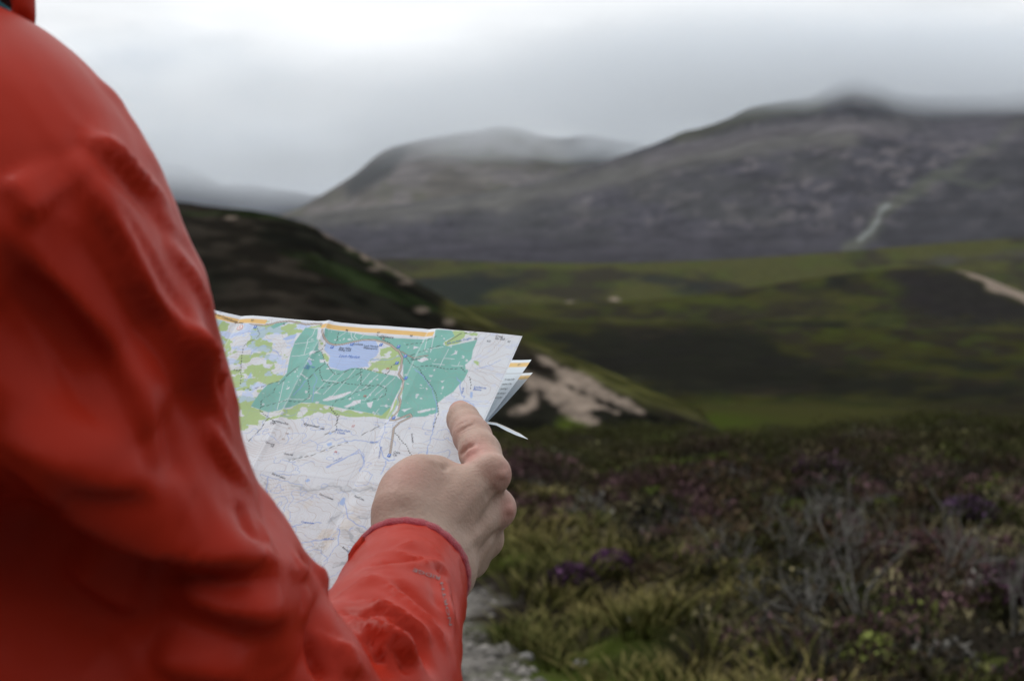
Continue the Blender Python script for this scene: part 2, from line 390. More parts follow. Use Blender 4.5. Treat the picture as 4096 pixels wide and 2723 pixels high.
def paint_mount2(px, py, X, D, Z, t):
    n = fbm(px/200., py/80., 301, 5); n2 = fbm(px/70., py/50., 311, 4)
    c = np.broadcast_to(np.array([0.078, 0.070, 0.062]), px.shape+(3,)).copy()
    c = mix(c, SCREE*1.05, sstep(0.5, 0.62, n)*0.7)
    c = mix(c, np.array([0.07, 0.07, 0.045]), sstep(0.5, 0.65, n2)*0.5)
    sl = lined(px, py, [(1600, 660), (1700, 680), (1800, 640), (1900, 690), (2100, 720)])
    c = mix(c, SCREE*1.25, sstep(45, 10, sl+25*(n2-0.5))*0.6)
    dk = inpoly(px, py, [(1500, 640), (1640, 565), (1620, 620), (1560, 700), (1400, 790), (1380, 740)])
    c = mix(c, np.array([0.026, 0.028, 0.030]), sstep(-25, 20, dk)*0.8)
    dk = inpoly(px, py, [(2060, 505), (2220, 560), (2300, 660), (2500, 660), (2560, 600), (2300, 480)])
    c = mix(c, np.array([0.03, 0.03, 0.036]), sstep(-30, 30, dk)*0.8)
    return c
ridge('mountain', [(-3600, 1000), (900, 960), (1200, 830), (1290, 775), (1420, 700), (1500, 625), (1560, 590), (1640, 572), (1780, 545), (1900, 525), (1990, 506), (2080, 515), (2160, 545), (2260, 556), (2330, 540), (2480, 565), (2700, 600), (3400, 640), (7700, 700)],
      [(-3600, 1050), (900, 980), (1500, 900), (2600, 860), (7700, 900)],
      4000, 2750, M_mount, paint_mount2, nx=400, nt=95, shape=0.85, rough=18, rscale=320, sm=2, seed=305, jag=6)
def paint_far(px, py, X, D, Z, t):
    return np.broadcast_to(np.array([0.03, 0.033, 0.045]), px.shape+(3,))*(0.8+0.4*fbm(px/120., py/90., 401, 4))[..., None]
ridge('mountain', [(-3600, 420), (-400, 520), (500, 610), (640, 655), (720, 660), (800, 690), (900, 745), (1000, 740), (1150, 765), (1300, 790), (1500, 850), (2600, 600), (3400, 420), (3550, 380), (3700, 385), (3900, 350), (4096, 330), (4800, 250), (7700, 300)],
      [(-3600, 1000), (1200, 950), (7700, 800)], 6000, 4600, M_mount, paint_far, nx=420, nt=60, shape=0.9, rough=20, rscale=400, sm=3, seed=405, jag=20)
# ---- steep heather slope added out of view behind the camera, to block sky light
az = np.linspace(R(105), R(290), 140); rr_ = np.geomspace(4.5, 160, 70)
AZ, RR = np.meshgrid(az, rr_, indexing='ij')
fadeA = sstep(R(105), R(140), AZ)*sstep(R(290), R(255), AZ)
SZ = (sstep(0, 1, (RR-4.5)/60.)**.8*19+(RR-4.5)*.10)*fadeA+(fbm(np.sin(AZ)*RR*.2, np.cos(AZ)*RR*.2, 45, 4)-.5)*1.6*sstep(5, 14, RR)-.35-1.2*(1-fadeA)
SX, SY = np.sin(AZ)*RR-0.3, np.cos(AZ)*RR
sn = fbm(SX*.35, SY*.35, 47, 4)
sc_ = mix(np.broadcast_to(HEATH*.9, SX.shape+(3,)).copy(), OLIVE*.5, sstep(.48, .62, sn))
tag(mesh_np('added_shade_slope', np.stack([SX, SY, SZ], -1).reshape(-1, 3), grid_faces(len(az), len(rr_))[:, ::-1], M_hill, col=sc_.reshape(-1, 3)), kind='structure')
# ================================================================== MAP ARTWORK, in millimetres on the sheet (right, down)
WOOD = [[(-53.3, -39.3), (-44.9, -38.8), (-42.0, -31.0), (-39.7, -29.3), (-38.1, -24.0), (-34.9, -21.9), (-30.6, -16.3), (-28.6, -14.1), (-24.6, -10.9), (-17.2, -10.4), (-12.2, -12.9), (-6.3, -13.1), (5.8, -10.7), (16.2, -9.8), (21.4, -9.2), (22.2, -2.3), (22.1, 5.7), (22.0, 11.4), (19.3, 17.9), (7.5, 16.8), (-2.8, 16.1), (-11.8, 15.0), (-22.4, 13.7), (-31.8, 14.3), (-36.2, 18.2), (-41.0, 21.0), (-49.5, 22.7), (-61.7, 19.8), (-60.1, 8.9), (-58.2, 4.0), (-52.0, 0.4), (-50.1, -5.6), (-52.6, -14.4), (-54.2, -20.3), (-55.1, -28.1)], [(-40.6, -40.3), (-15.4, -37.3), (3.8, -36.3), (21.1, -36.9), (29.4, -37.9), (27.4, -44.0), (37.5, -44.1), (40.8, -40.2), (36.3, -35.5), (36.3, -33.3), (40.2, -32.5), (48.6, -36.5), (54.8, -39.1), (55.0, -31.6), (56.5, -25.3), (54.6, -20.9), (57.9, -16.9), (57.7, -10.6), (55.8, -6.2), (54.8, -1.9), (51.2, 2.6), (48.6, 7.0), (51.8, 12.9), (45.3, 16.6), (33.7, 18.8), (29.0, 18.2), (27.9, 9.0), (23.0, -5.3), (17.9, -17.7), (11.4, -26.8), (4.9, -31.2), (-4.7, -34.3), (-15.4, -32.9), (-26.2, -29.2), (-32.6, -28.7), (-38.2, -33.8)], [(-75.4, -37.6), (-72.9, -40.6), (-65.8, -42.3), (-68.6, -39.8), (-72.7, -36.1)]]
GREENS = [[(28.5, -41.4), (42.7, -44.7), (54.2, -42.9), (53.9, -39.1), (48.2, -37.5), (42.9, -34.9), (38.4, -32.4), (36.3, -35.5), (41.0, -39.7)], [(-1.2, -28.0), (6.3, -30.2), (12.3, -26.9), (15.5, -21.8), (16.9, -13.3), (9.8, -10.5), (0.5, -10.7), (-2.2, -12.7), (-0.8, -16.0), (-4.4, -20.1), (1.9, -22.8)], [(23.6, -8.5), (25.1, -1.2), (25.5, 5.0), (27.4, 13.2), (25.7, 18.6), (23.2, 17.8), (23.1, 8.4), (22.4, -1.0), (21.7, -7.3)], [(-67.9, 19.0), (-61.6, 20.1), (-49.5, 22.7), (-40.9, 21.3), (-36.0, 18.5), (-31.8, 14.4), (-22.3, 13.9), (-11.7, 15.1), (-2.7, 16.2), (7.6, 17.1), (19.3, 18.0), (21.8, 12.3), (23.7, 19.1), (11.5, 20.4), (0.5, 21.5), (-11.2, 19.8), (-18.9, 19.4), (-23.0, 22.7), (-28.8, 25.5), (-38.5, 26.5), (-47.8, 28.6), (-50.5, 31.7), (-61.3, 32.8)], [(-40.2, -30.5), (-35.7, -29.1), (-35.6, -24.2), (-32.4, -21.5), (-28.9, -19.4), (-27.6, -14.2), (-29.6, -15.2), (-34.6, -21.9), (-38.2, -25.2)], [(57.5, -23.8), (61.6, -23.6), (61.5, -21.5), (58.9, -21.3)]]
LEFTLAND = [(-148.9, -47.1), (-117.4, -45.9), (-90.8, -38.7), (-77.4, -42.0), (-62.7, -44.3), (-47.2, -44.3), (-42.9, -40.2), (-53.0, -38.8), (-55.8, -29.0), (-52.7, -15.9), (-50.7, -7.3), (-51.1, -1.8), (-56.0, 6.3), (-61.7, 20.9), (-55.4, 36.1), (-103.1, 43.2)]
LAKE = [(-35.2, -29.1), (-29.2, -28.4), (-22.7, -30.1), (-13.8, -33.3), (-5.7, -33.3), (-2.3, -29.4), (-0.6, -25.4), (-0.6, -22.4), (-3.5, -19.2), (-4.0, -17.4), (-2.1, -14.6), (-6.5, -13.7), (-12.1, -12.6), (-14.4, -10.9), (-17.2, -10.4), (-21.2, -11.2), (-25.1, -12.0), (-27.4, -14.2), (-28.1, -17.7), (-28.9, -20.0), (-32.4, -22.7), (-34.4, -24.3), (-35.2, -26.7)]
WHITES = [[(-19.9, 11.4), (-17.0, 8.9), (-11.9, 6.6), (-5.8, 3.2), (-4.5, 3.9), (-8.5, 7.5), (-12.4, 10.2), (-19.1, 12.0)], [(-5.4, 14.6), (-2.5, 12.1), (-0.9, 9.9), (3.0, 8.7), (3.4, 10.6), (0.4, 12.9), (-2.8, 15.0)], [(-42.1, -21.3), (-38.2, -21.9), (-38.5, -20.1), (-41.1, -17.8)], [(-41.3, -16.6), (-37.6, -15.7), (-38.2, -14.9), (-40.3, -15.4)], [(-33.8, -16.6), (-30.3, -16.9), (-29.8, -14.6), (-32.6, -14.9)], [(-43.0, -32.7), (-42.0, -34.0), (-38.5, -30.6), (-41.8, -31.0)], [(7.3, 10.6), (10.7, 9.1), (11.1, 13.6), (8.7, 12.7)], [(-40.4, -4.7), (-36.8, -3.6), (-36.8, -2.4)], [(-45.7, 6.3), (-43.5, 4.4), (-43.2, 6.1)], [(15.9, -11.6), (17.8, -12.9), (19.9, -7.9), (17.3, -9.4)], [(-28.4, -18.3), (-31.6, -21.0), (-33.9, -23.2), (-31.6, -22.2), (-28.9, -20.0)], [(29.7, 13.5), (36.0, 11.3), (32.1, 14.8)], [(38.8, 13.6), (46.5, 10.8), (47.1, 12.3), (40.2, 15.1)], [(44.3, -8.3), (46.7, -9.0), (46.0, -7.4)], [(37.3, -3.4), (39.4, -2.6), (39.3, -0.5)], [(18.6, -31.8), (22.1, -31.0), (19.4, -29.7)], [(43.5, -26.3), (46.4, -30.3), (47.0, -27.7)], [(25.4, -21.5), (29.2, -23.5), (32.0, -22.1), (28.9, -19.7)], [(54.6, -20.9), (56.9, -24.3), (57.9, -18.0), (56.2, -17.8)], [(47.8, -40.8), (52.7, -42.2), (52.8, -39.5)], [(-42.8, -34.5), (-38.6, -31.5), (-41.2, -30.8)], [(50.7, 5.7), (51.6, 3.6), (52.9, 5.5)]]
ROAD = [(-92.1, -39.9), (-87.6, -38.4), (-82.0, -37.9), (-76.2, -39.3), (-72.4, -41.4), (-65.2, -43.2), (-59.5, -42.4), (-53.9, -41.6), (-49.0, -42.6), (-44.8, -42.6), (-42.4, -40.7), (-40.8, -36.5), (-37.5, -31.9), (-33.7, -29.2), (-29.7, -28.3), (-25.0, -29.3), (-19.3, -31.6), (-13.9, -33.5), (-7.0, -34.1), (-1.0, -33.1), (4.8, -31.2), (10.4, -27.5), (10.9, -27.9), (15.3, -22.8), (17.4, -15.5), (17.8, -11.2), (22.1, -7.3), (24.2, -1.2), (24.1, 4.1), (27.0, 8.0), (28.2, 14.2), (26.4, 18.5), (25.9, 20.6), (29.1, 20.8), (33.3, 17.8), (36.1, 16.0), (37.6, 17.4), (32.3, 22.0), (30.5, 26.3), (32.5, 33.3), (34.1, 39.2), (35.6, 45.0)]
ROADB = [[(13.1, -27.0), (17.8, -24.7), (22.0, -23.4), (30.6, -24.7)]]
TRACKS = [[(-35.7, -29.1), (-35.4, -23.7), (-40.1, -19.1), (-41.0, -15.4), (-42.7, -12.3), (-46.9, -7.7), (-49.4, -3.9), (-50.0, 0.3), (-52.2, 4.6), (-52.4, 8.7), (-55.8, 12.6), (-57.0, 15.6), (-55.1, 21.8), (-45.1, 27.7), (-41.2, 29.6)], [(-35.4, -22.5), (-29.3, -14.6), (-31.3, -10.9), (-29.0, -5.8), (-25.3, -2.0), (-20.8, -0.9), (-13.7, -2.2), (-2.2, -1.2), (4.1, -1.8), (1.7, -0.4)], [(-28.6, -14.1), (-19.7, -6.6), (-12.8, -11.9), (-6.7, -13.1), (5.6, -11.2), (10.9, -10.5), (11.4, -16.4), (13.4, -17.8)], [(-12.4, 14.7), (-11.6, 10.7), (-6.1, 8.4), (-2.9, 4.1), (4.8, -0.1)], [(-3.0, 15.5), (1.8, 15.1), (4.9, 10.8), (11.4, 7.3), (15.7, 4.6), (15.1, -0.5), (9.4, -2.3), (5.3, -1.3)], [(-55.6, 19.5), (-45.8, 15.1), (-31.6, 13.7), (-28.7, 10.0), (-31.2, 4.4), (-34.9, -1.7), (-31.8, -10.8)], [(-74.8, 5.5), (-79.5, -4.8), (-84.2, -16.5), (-85.4, -21.3), (-83.2, -25.7), (-80.0, -27.9), (-79.6, -31.6), (-83.1, -35.6)], [(-26.7, 4.0), (-20.2, 1.6), (-13.8, -2.5), (-4.3, -10.9)], [(-31.5, -38.5), (-29.5, -32.6), (-29.4, -29.0)], [(-6.7, -38.1), (-1.8, -34.8), (3.9, -32.3)], [(-6.3, -13.1), (-1.7, -1.3)], [(-71.7, 8.8), (-67.9, 7.8), (-66.9, 8.9), (-59.0, 4.6), (-50.8, -0.3)], [(-13.6, 15.4), (-11.7, 17.5), (-5.7, 20.9), (-4.2, 25.3), (-5.2, 27.7)], [(28.8, -15.4), (34.8, -9.5), (40.3, -4.8), (47.0, 3.0), (51.8, 12.9), (53.1, 23.0)], [(16.2, -24.0), (21.9, -19.1), (27.5, -16.4), (35.0, -18.1), (46.3, -16.9), (52.8, -18.6), (56.6, -15.7)], [(18.0, -24.1), (25.6, -28.0), (36.3, -33.3), (43.5, -42.6), (52.6, -44.9)], [(13.7, -32.5), (23.0, -34.4), (30.2, -39.3)], [(32.6, 29.2), (43.4, 38.2), (51.1, 46.3)], [(23.7, 22.9), (18.9, 26.5), (13.2, 32.2)], [(-12.9, 16.1), (-5.4, 22.7), (-2.8, 30.8), (-8.6, 34.4)], [(-51.6, 44.1), (-48.2, 33.3), (-47.4, 26.9)], [(60.3, -12.9), (62.7, -8.9), (63.8, -4.9)], [(-21.7, 54.3), (-9.5, 48.9), (0.1, 41.8), (7.5, 37.9)]]
STREAMS = [[(-97.7, -28.9), (-95.6, -30.3), (-88.4, -32.1), (-80.9, -33.3), (-74.6, -38.1)], [(-25.7, 13.2), (-28.0, 4.7), (-29.5, -3.4), (-33.2, -6.0)], [(-38.2, 10.3), (-36.6, 4.9), (-35.4, -0.5)], [(-77.4, -13.4), (-79.1, -18.1), (-75.2, -23.3), (-68.5, -22.7), (-62.3, -19.6), (-58.7, -17.5)], [(-3.3, -19.2), (1.8, -20.3), (9.1, -20.9), (13.0, -23.6)], [(22.4, -1.8), (23.3, 3.9), (25.3, 7.7), (25.0, 12.8), (24.2, 19.1), (25.0, 23.5)], [(26.2, -15.2), (35.2, -8.5), (42.0, -2.8), (50.5, 12.0), (52.7, 24.0), (55.9, 40.8)], [(24.1, 23.9), (25.7, 29.9), (26.4, 38.0), (32.2, 45.4), (36.8, 47.9)], [(2.6, 55.7), (10.4, 48.8), (16.5, 42.0), (19.5, 44.8), (23.2, 51.4), (22.3, 55.5)], [(53.4, -12.3), (58.3, -4.3), (62.3, 1.5)], [(61.8, -18.3), (68.8, -23.2), (72.8, -26.7)], [(62.7, 2.5), (68.9, 5.0), (74.1, 11.7)], [(1.9, 39.5), (11.9, 35.4), (21.3, 36.5), (26.5, 33.9)], [(39.8, 46.6), (35.1, 48.1), (35.3, 57.0)], [(2.0, 55.7), (9.8, 48.8), (16.2, 43.8), (22.0, 48.3), (22.2, 56.1)], [(-1.2, 95.1), (3.9, 91.2), (14.4, 90.7)], [(8.1, 103.9), (16.0, 101.2), (25.3, 98.4)], [(25.1, 92.7), (29.1, 102.0), (25.7, 113.0)], [(21.5, 75.7), (28.4, 86.5), (38.3, 90.3), (45.2, 92.7)], [(-29.8, 65.3), (-24.4, 78.5)]]
LOCHANS = [[(64.4, -2.8), (65.4, -3.4), (66.9, 0.1), (66.4, 1.7), (65.2, 0.2)], [(-7.1, 33.3), (-5.9, 32.1), (-4.2, 32.8), (-5.1, 33.9)], [(18.9, 76.8), (19.7, 73.4), (21.0, 73.6), (21.8, 78.1), (19.8, 78.0)], [(36.8, 119.6), (38.6, 116.9), (42.8, 114.8), (44.5, 115.4), (41.7, 118.9), (40.3, 122.7), (38.3, 122.2)], [(-6.6, 66.2), (-5.1, 64.3), (-3.4, 65.4), (-4.7, 66.8)], [(-4.8, 40.3), (-2.2, 39.1), (-0.7, 40.7), (-2.6, 41.8)], [(-40.2, -14.6), (-38.8, -15.0), (-36.6, -12.5), (-37.3, -11.5), (-39.3, -13.2)], [(-64.1, -29.2), (-60.3, -32.5), (-56.2, -34.1), (-56.2, -30.4), (-60.7, -28.8)], [(-72.9, 0.6), (-72.3, -3.7), (-70.9, -0.8), (-72.0, 1.4)], [(-86.0, -30.4), (-82.4, -32.0), (-80.3, -30.9), (-82.9, -29.5)]]
CRAGS = [[(-12.5, 68.6), (-6.6, 71.3), (-0.9, 71.9), (3.7, 70.1), (10.9, 67.2), (20.0, 68.7), (28.8, 68.1), (36.8, 65.5)], [(18.7, 90.2), (21.3, 85.7), (23.1, 83.0)], [(28.3, 93.1), (34.6, 97.3), (40.8, 101.4)], [(33.4, 85.9), (41.0, 82.5)], [(32.7, 115.3), (37.3, 112.3), (43.7, 109.9)], [(-29.7, 68.8), (-24.4, 76.8)], [(36.5, 91.3), (42.7, 93.8)], [(-23.1, 52.4), (-16.3, 49.9)]]
RIDES = [[(-20.4, -8.9), (-26.6, 7.7)], [(-15.0, -10.0), (-21.0, 7.2)], [(-9.4, -12.2), (-15.5, 8.7)], [(-4.1, -9.2), (-5.1, -4.4)], [(0.3, -10.2), (-4.4, 5.4)], [(5.8, -9.5), (0.7, 2.0)], [(11.8, -9.5), (5.2, 9.0)], [(16.6, -8.7), (10.0, 5.2)], [(-49.3, 0.8), (-44.2, 20.7)], [(-54.4, -26.6), (-43.2, -29.6)], [(-52.5, -17.7), (-44.7, -19.0), (-36.6, -22.9)], [(-47.0, -28.1), (-45.1, -19.2)], [(-46.7, -38.5), (-46.1, -33.7), (-47.8, -30.5), (-46.7, -26.9)], [(-23.5, -37.9), (-21.8, -35.0), (-19.3, -32.8)], [(-20.5, -38.1), (-20.5, -35.7), (-17.5, -33.6)], [(-29.7, -34.4), (-26.8, -38.3)], [(-16.0, -34.9), (-14.4, -38.3)], [(-45.1, 15.6), (-40.4, 13.4), (-31.3, 12.0)], [(-25.1, -2.6), (-13.6, -1.9)], [(16.1, 11.4), (22.2, 10.8)], [(16.0, 13.7), (15.0, 18.3)], [(-27.5, 7.0), (-22.8, 7.1)], [(12.8, 8.3), (13.8, 3.6)], [(27.8, -42.2), (31.3, -27.2)], [(40.8, -30.4), (40.3, -18.2)], [(26.9, -28.6), (36.9, -31.8)], [(40.9, -24.0), (46.6, -24.2)], [(35.4, -19.5), (42.6, -19.6)], [(46.9, -19.6), (53.6, -19.9)], [(24.9, -37.2), (26.9, -28.6)], [(50.6, -20.2), (50.6, -22.5)], [(35.7, -21.2), (36.4, -23.0)]]
PEAKS = [(-35.5, 42.4, 60), (-15.6, 28.9, 30), (46.1, 31.8, 45), (71.6, -8.7, 45), (65.3, -42.2, 25), (-10.8, 74.2, 40)]
WORDS = [('92', -111.5, -44.8, 1.5, 'k', 0.0, 0), ('93', -89.0, -41.1, 1.5, 'k', 0.0, 0), ('96', -26.7, -39.5, 1.5, 'k', 0.0, 0), ('97', -6.5, -39.2, 1.5, 'k', 0.0, 0), ('98', 14.2, -38.8, 1.5, 'k', 0.0, 0), ('94', -67.8, -40.2, 1.3, 'k', 0.0, 0), ('Loch Morlich', -16.9, -20.7, 2.1, 'b', 0.25, 0), ('Lochside', -15.2, -30.1, 1.5, 'k', 0.0, 0), ('Spey Valley', -22.0, -26.6, 1.5, 'k', 0.0, 0), ('Sailing Club', -21.8, -25.1, 1.5, 'k', 0.0, 0), ('Loch Morlich', -6.8, -29.3, 1.5, 'k', 0.0, 0), ('Watersports', -6.6, -27.7, 1.5, 'k', 0.0, 0), ('Glenmore', 0.0, -36.7, 1.8, 'k', 0.0, 0), ('10', -1.6, -35.0, 1.4, 'r', 0.0, 0), ('09', 9.9, -14.1, 1.6, 'r', 0.0, 0), ('08', 4.2, 6.1, 1.6, 'r', 0.0, 0), ('07', 6.0, 27.1, 1.6, 'r', 0.0, 0), ('06', 3.3, 45.2, 1.5, 'r', 0.0, 0), ('Glenmore', 23.8, -22.3, 1.3, 'k', 0.0, 0), ('00', 53.6, -39.6, 1.5, 'k', 0.0, 0), ('01', 73.5, -39.9, 1.5, 'k', 0.0, 0), ('Creag', 66.7, -42.8, 1.5, 'k', 0.0, 0), ('nan Gall', 67.6, -41.2, 1.5, 'k', 0.0, 0), ('622', 61.8, -38.8, 1.3, 'k', 0.0, 0), ('Allt na Feith Duighe', 44.6, -37.1, 1.5, 'b', 0.2, 25), ('Lochan na', 68.6, -6.7, 1.5, 'b', 0.2, 0), ('Beinne', 67.6, -5.1, 1.5, 'b', 0.2, 0), ('Allt Ban', 59.8, -3.4, 1.2, 'b', 0.2, -78), ('Airgiod-meall', -19.0, 29.1, 1.6, 'k', 0.1, -6), ('.644', -11.6, 30.6, 1.4, 'k', 0.0, 0), ('Lochan Dubh', 1.1, 30.4, 1.5, 'b', 0.2, -4), ("a' Chadha", 0.1, 32.2, 1.5, 'b', 0.2, -4), ('Rothiemurchus', -38.2, 29.4, 1.5, 'k', 0, -4), ('Lodge', -42.0, 30.4, 1.5, 'k', 0, -4), ('Coire', 38.8, 42.0, 1.5, 'k', 0.0, 0), ('Cas', 38.4, 43.7, 1.5, 'k', 0.0, 0), ('chan nan', -37.1, -10.7, 1.5, 'b', 0.2, 0), ('eadas', -38.8, -9.3, 1.5, 'b', 0.2, 0), ('rth on Coylumbridge inset', -104.5, -40.8, 1.7, 'k', 0, -9), ('n u s', -82.0, -4.5, 1.9, 'k', 0.0, 0), ('Carn eilrig', -37.7, 44.2, 1.2, 'k', 0.1, -6), ('742', -35.8, 45.9, 1.2, 'k', 0.0, 0), ('600', -30.9, 36.2, 1.1, 'g', 0, -8), ('620', -31.4, 40.1, 1.1, 'g', 0, -8), ('650', -31.2, 32.4, 1.1, 'g', 0, -8), ('Castle Hill', -23.7, 49.9, 1.2, 'k', 0, -4), ('Stac na h-Iolaire', -23.0, 64.6, 1.3, 'k', 0, -14), ('Allt Mor', 22.5, 36.1, 1.3, 'b', 0.2, 8), ('Allt Coire an t', 29.1, 42.7, 1.2, 'b', 0.2, -75), ('An t-Aonach', 43.8, 31.6, 1.2, 'k', 0, -62), ('Coire an Lochain', 10.2, 74.3, 1.2, 'k', 0, -14), ('Fiacaill Coire', 29.4, 73.1, 1.2, 'k', 0, -18), ('Creag an Leth', 6.2, 91.3, 1.2, 'b', 0.2, -2), ('Allt Druidh', 22.4, 99.6, 1.2, 'b', 0.2, 5), ('Braeriach', 34.9, 105.0, 1.2, 'k', 0, -26), ('Lairig Ghru', 6.5, 50.0, 1.0, 'b', 0.2, 36), ('P', -84.7, -36.2, 1.5, 'p', 0.0, 0), ('P', -30.5, -26.6, 1.5, 'p', 0.0, 0), ('P', -19.3, -29.8, 1.5, 'p', 0.0, 0), ('P', -1.3, -30.8, 1.5, 'p', 0.0, 0), ('P', 13.7, -18.8, 1.5, 'p', 0.0, 0), ('P', 9.9, -30.4, 1.5, 'p', 0.0, 0), ('P', 16.7, -24.0, 1.5, 'p', 0.0, 0), ('P', 23.1, -9.0, 1.5, 'p', 0.0, 0), ('P', 27.4, 19.1, 1.5, 'p', 0.0, 0), ('P', 35.1, 44.3, 1.5, 'p', 0.0, 0), ('A', -94.9, -35.6, 1.7, 'o', 0.0, 0)]
# ================================================================== THE FOLDED MAP
def unit(v): v = np.asarray(v, float); return v/np.linalg.norm(v)
MAP_C = at(1450, 1550, 1.1742)
MAP_U = unit([0.90017, -0.43131, -0.06054]); MAP_V = np.array([-0.33017, -0.58512, -0.74069])
MAP_V = unit(MAP_V-MAP_U*(MAP_U@MAP_V)); MAP_N = np.cross(MAP_V, MAP_U)
if MAP_N[1] > 0: MAP_N = -MAP_N
HP = np.array([(-170, 11), (-150, 10), (-130, 7.4), (-118, 5.2), (-108, 2.6), (-102, 0.9), (-98.7, 0.0), (-95, 0.75), (-90, 1.25), (-80, 1.2), (-60, 0.5), (-48, 0.35), (-43, 1.0), (-40, 2.0),
               (-37, 1.1), (-32, 0.55), (-15, 0.2), (10, 0.2), (19, -0.05), (22.8, -0.35), (25.5, 0.35), (29, 0.9), (40, 0.7), (60, 0.2), (79.6, -0.6)], float)
def map_h(a, b):
    h = np.interp(a, HP[:, 0], HP[:, 1])*(1-0.35*sstep(-45, 120, b))
    h = h+0.5*np.sin((b+45)/48.0)*0.6+(fbm(a/30.+5, b/30.+9, 17, 3)-0.5)*1.1
    f = np.abs(b-62.0); h = h+0.25*np.exp(-f/9.0)
    return h-0.0009*np.clip(b-62, 0, None)**2*0.6
def map_P(a, b, lift=0.0):
    a = np.asarray(a, float); b = np.asarray(b, float)
    h = map_h(a, b)+lift
    return MAP_C+(a[..., None]*MAP_U+b[..., None]*MAP_V+h[..., None]*MAP_N)/1000.0

A_ = np.arange(-136, 79.61, 0.42); B_ = np.arange(-44.8, 142, 0.42)
MA, MB = np.meshgrid(A_, B_, indexing='ij')
PAPER = np.array([0.665, 0.73, 0.80]); TEAL = np.array([0.170, 0.465, 0.415]); LGREEN = np.array([0.37, 0.54, 0.235]); WATER = np.array([0.38, 0.53, 0.84])
mc = np.broadcast_to(PAPER, MA.shape+(3,)).copy()
def box(pts, pad):
    p = np.array(pts); i0 = np.searchsorted(A_, p[:, 0].min()-pad); i1 = np.searchsorted(A_, p[:, 0].max()+pad)
    j0 = np.searchsorted(B_, p[:, 1].min()-pad); j1 = np.searchsorted(B_, p[:, 1].max()+pad)
    return slice(i0, i1), slice(j0, j1)
def fill(poly, colr, soft=0.25, wob=0.0, seed=1, ws=6.0, keep=None, amt=1.0):
    s = box(poly, 2+wob)
    a, b = MA[s], MB[s]
    if a.size == 0: return
    d = inpoly(a, b, poly)
    if wob: d = d+(fbm(a/ws, b/ws, seed, 3)-0.5)*2*wob
    m = sstep(-soft, soft, d)*amt
    if keep is not None: m = m*keep(a, b)
    mc[s] = mix(mc[s], np.asarray(colr), m)
def stroke(pts, colr, wd, dash=None, amt=1.0, wob=0.0, seed=3):
    s = box(pts, 2+wob); a, b = MA[s], MB[s]
    if a.size == 0: return
    if wob:
        a2 = a+(fbm(a/3., b/3., seed, 2)-0.5)*2*wob; b2 = b+(fbm(a/3., b/3., seed+9, 2)-0.5)*2*wob
    else: a2, b2 = a, b
    m = sstep(wd/2+0.22, wd/2-0.16, lined(a2, b2, pts))*amt
    if dash: m = m*sstep(-0.25, 0.25, np.sin((a+b*0.7)*2*np.pi/dash)+0.35)
    mc[s] = mix(mc[s], np.asarray(colr), m)
# paler wet ground, then woods
blot = sstep(0.62, 0.70, fbm(MA/7., MB/4., 401, 4))*0.5*sstep(30, 10, MB)
mc = mix(mc, np.array([0.55, 0.64, 0.83]), blot)
gl_ = lambda a, b: sstep(0.47, 0.52, fbm(a/9., b/6., 411, 4)+0.10*sstep(-25, 10, b)+0.10*sstep(-95, -112, a)-0.03)
fill(LEFTLAND, LGREEN, 0.3, keep=gl_)
fill(LEFTLAND, WATER*1.1, 0.3, keep=lambda a, b: sstep(0.60, 0.64, fbm(a/8., b/5., 433, 4))*0.6)
for i, q in enumerate(GREENS): fill(q, LGREEN, 0.25, wob=1.2, seed=420+i, ws=4, keep=lambda a, b: 1-0.9*sstep(0.60, 0.66, fbm(a/7., b/4., 444, 3)))
for q in WOOD: fill(q, TEAL, 0.25)
for q in WOOD:
    fill(q, PAPER*0.97, 0.3, keep=lambda a, b: sstep(0.765, 0.80, fbm(a/3.2, b/2.2, 455, 3))*0.8)
    fill(q, TEAL*0.82, 0.3, keep=lambda a, b: sstep(0.55, 0.7, fbm(a/14., b/10., 456, 3))*0.35)
for i, q in enumerate(WHITES): fill(q, PAPER, 0.2, wob=0.5, seed=460+i, ws=2.5)
fill(LAKE, WATER, 0.2, wob=0.3, seed=470, ws=2)
# contours from a relief of its own
hh = 34*fbm(MA/40.+3, MB/30.+8, 501, 2)+6*fbm(MA/15., MB/11., 507, 2)+1.2*fbm(MA/4., MB/4., 509, 2)
for (pa, pb, pr) in PEAKS: hh = hh+pr*0.17*np.exp(-((MA-pa)/15.)**2-((MB-pb)/12.)**2)
hh = hh+10*sstep(0, 90, MB)
def iso(h, step, wd):
    ga, gb = np.gradient(h, 0.42); g = np.hypot(ga, gb)+1e-3
    f = np.abs((h/step+0.5) % 1-0.5)*step/g
    return sstep(wd+0.20, wd-0.10, f)
open_ = np.clip(1-np.abs(mc-PAPER).sum(-1)*3.0, 0.25, 1)
cm = iso(hh, 0.50, 0.08)*0.24*open_; cm5 = iso(hh, 2.5, 0.14)*0.34*(0.35+0.65*open_)
mc = mix(mc, np.array([0.44, 0.36, 0.33]), cm); mc = mix(mc, np.array([0.36, 0.27, 0.23]), cm5)
# crags and scree
for q in CRAGS:
    stroke(q, (0.40, 0.43, 0.46), 4.0, amt=0.30, wob=3.0, seed=521); stroke(q, (0.30, 0.34, 0.40), 1.2, amt=0.55, wob=2.0, seed=523)
sc_ = sstep(0.56, 0.66, fbm(MA/11., MB/7., 531, 3))*sstep(85, 105, MB)*sstep(0.45, 0.6, fbm(MA*1.6, MB*1.6, 533, 2))
mc = mix(mc, np.array([0.42, 0.42, 0.40]), sc_*0.6)
mc = mix(mc, np.array([0.66, 0.58, 0.44]), sstep(0.55, 0.66, fbm(MA/10., MB/8., 537, 3))*sstep(60, 100, MB)*0.35)
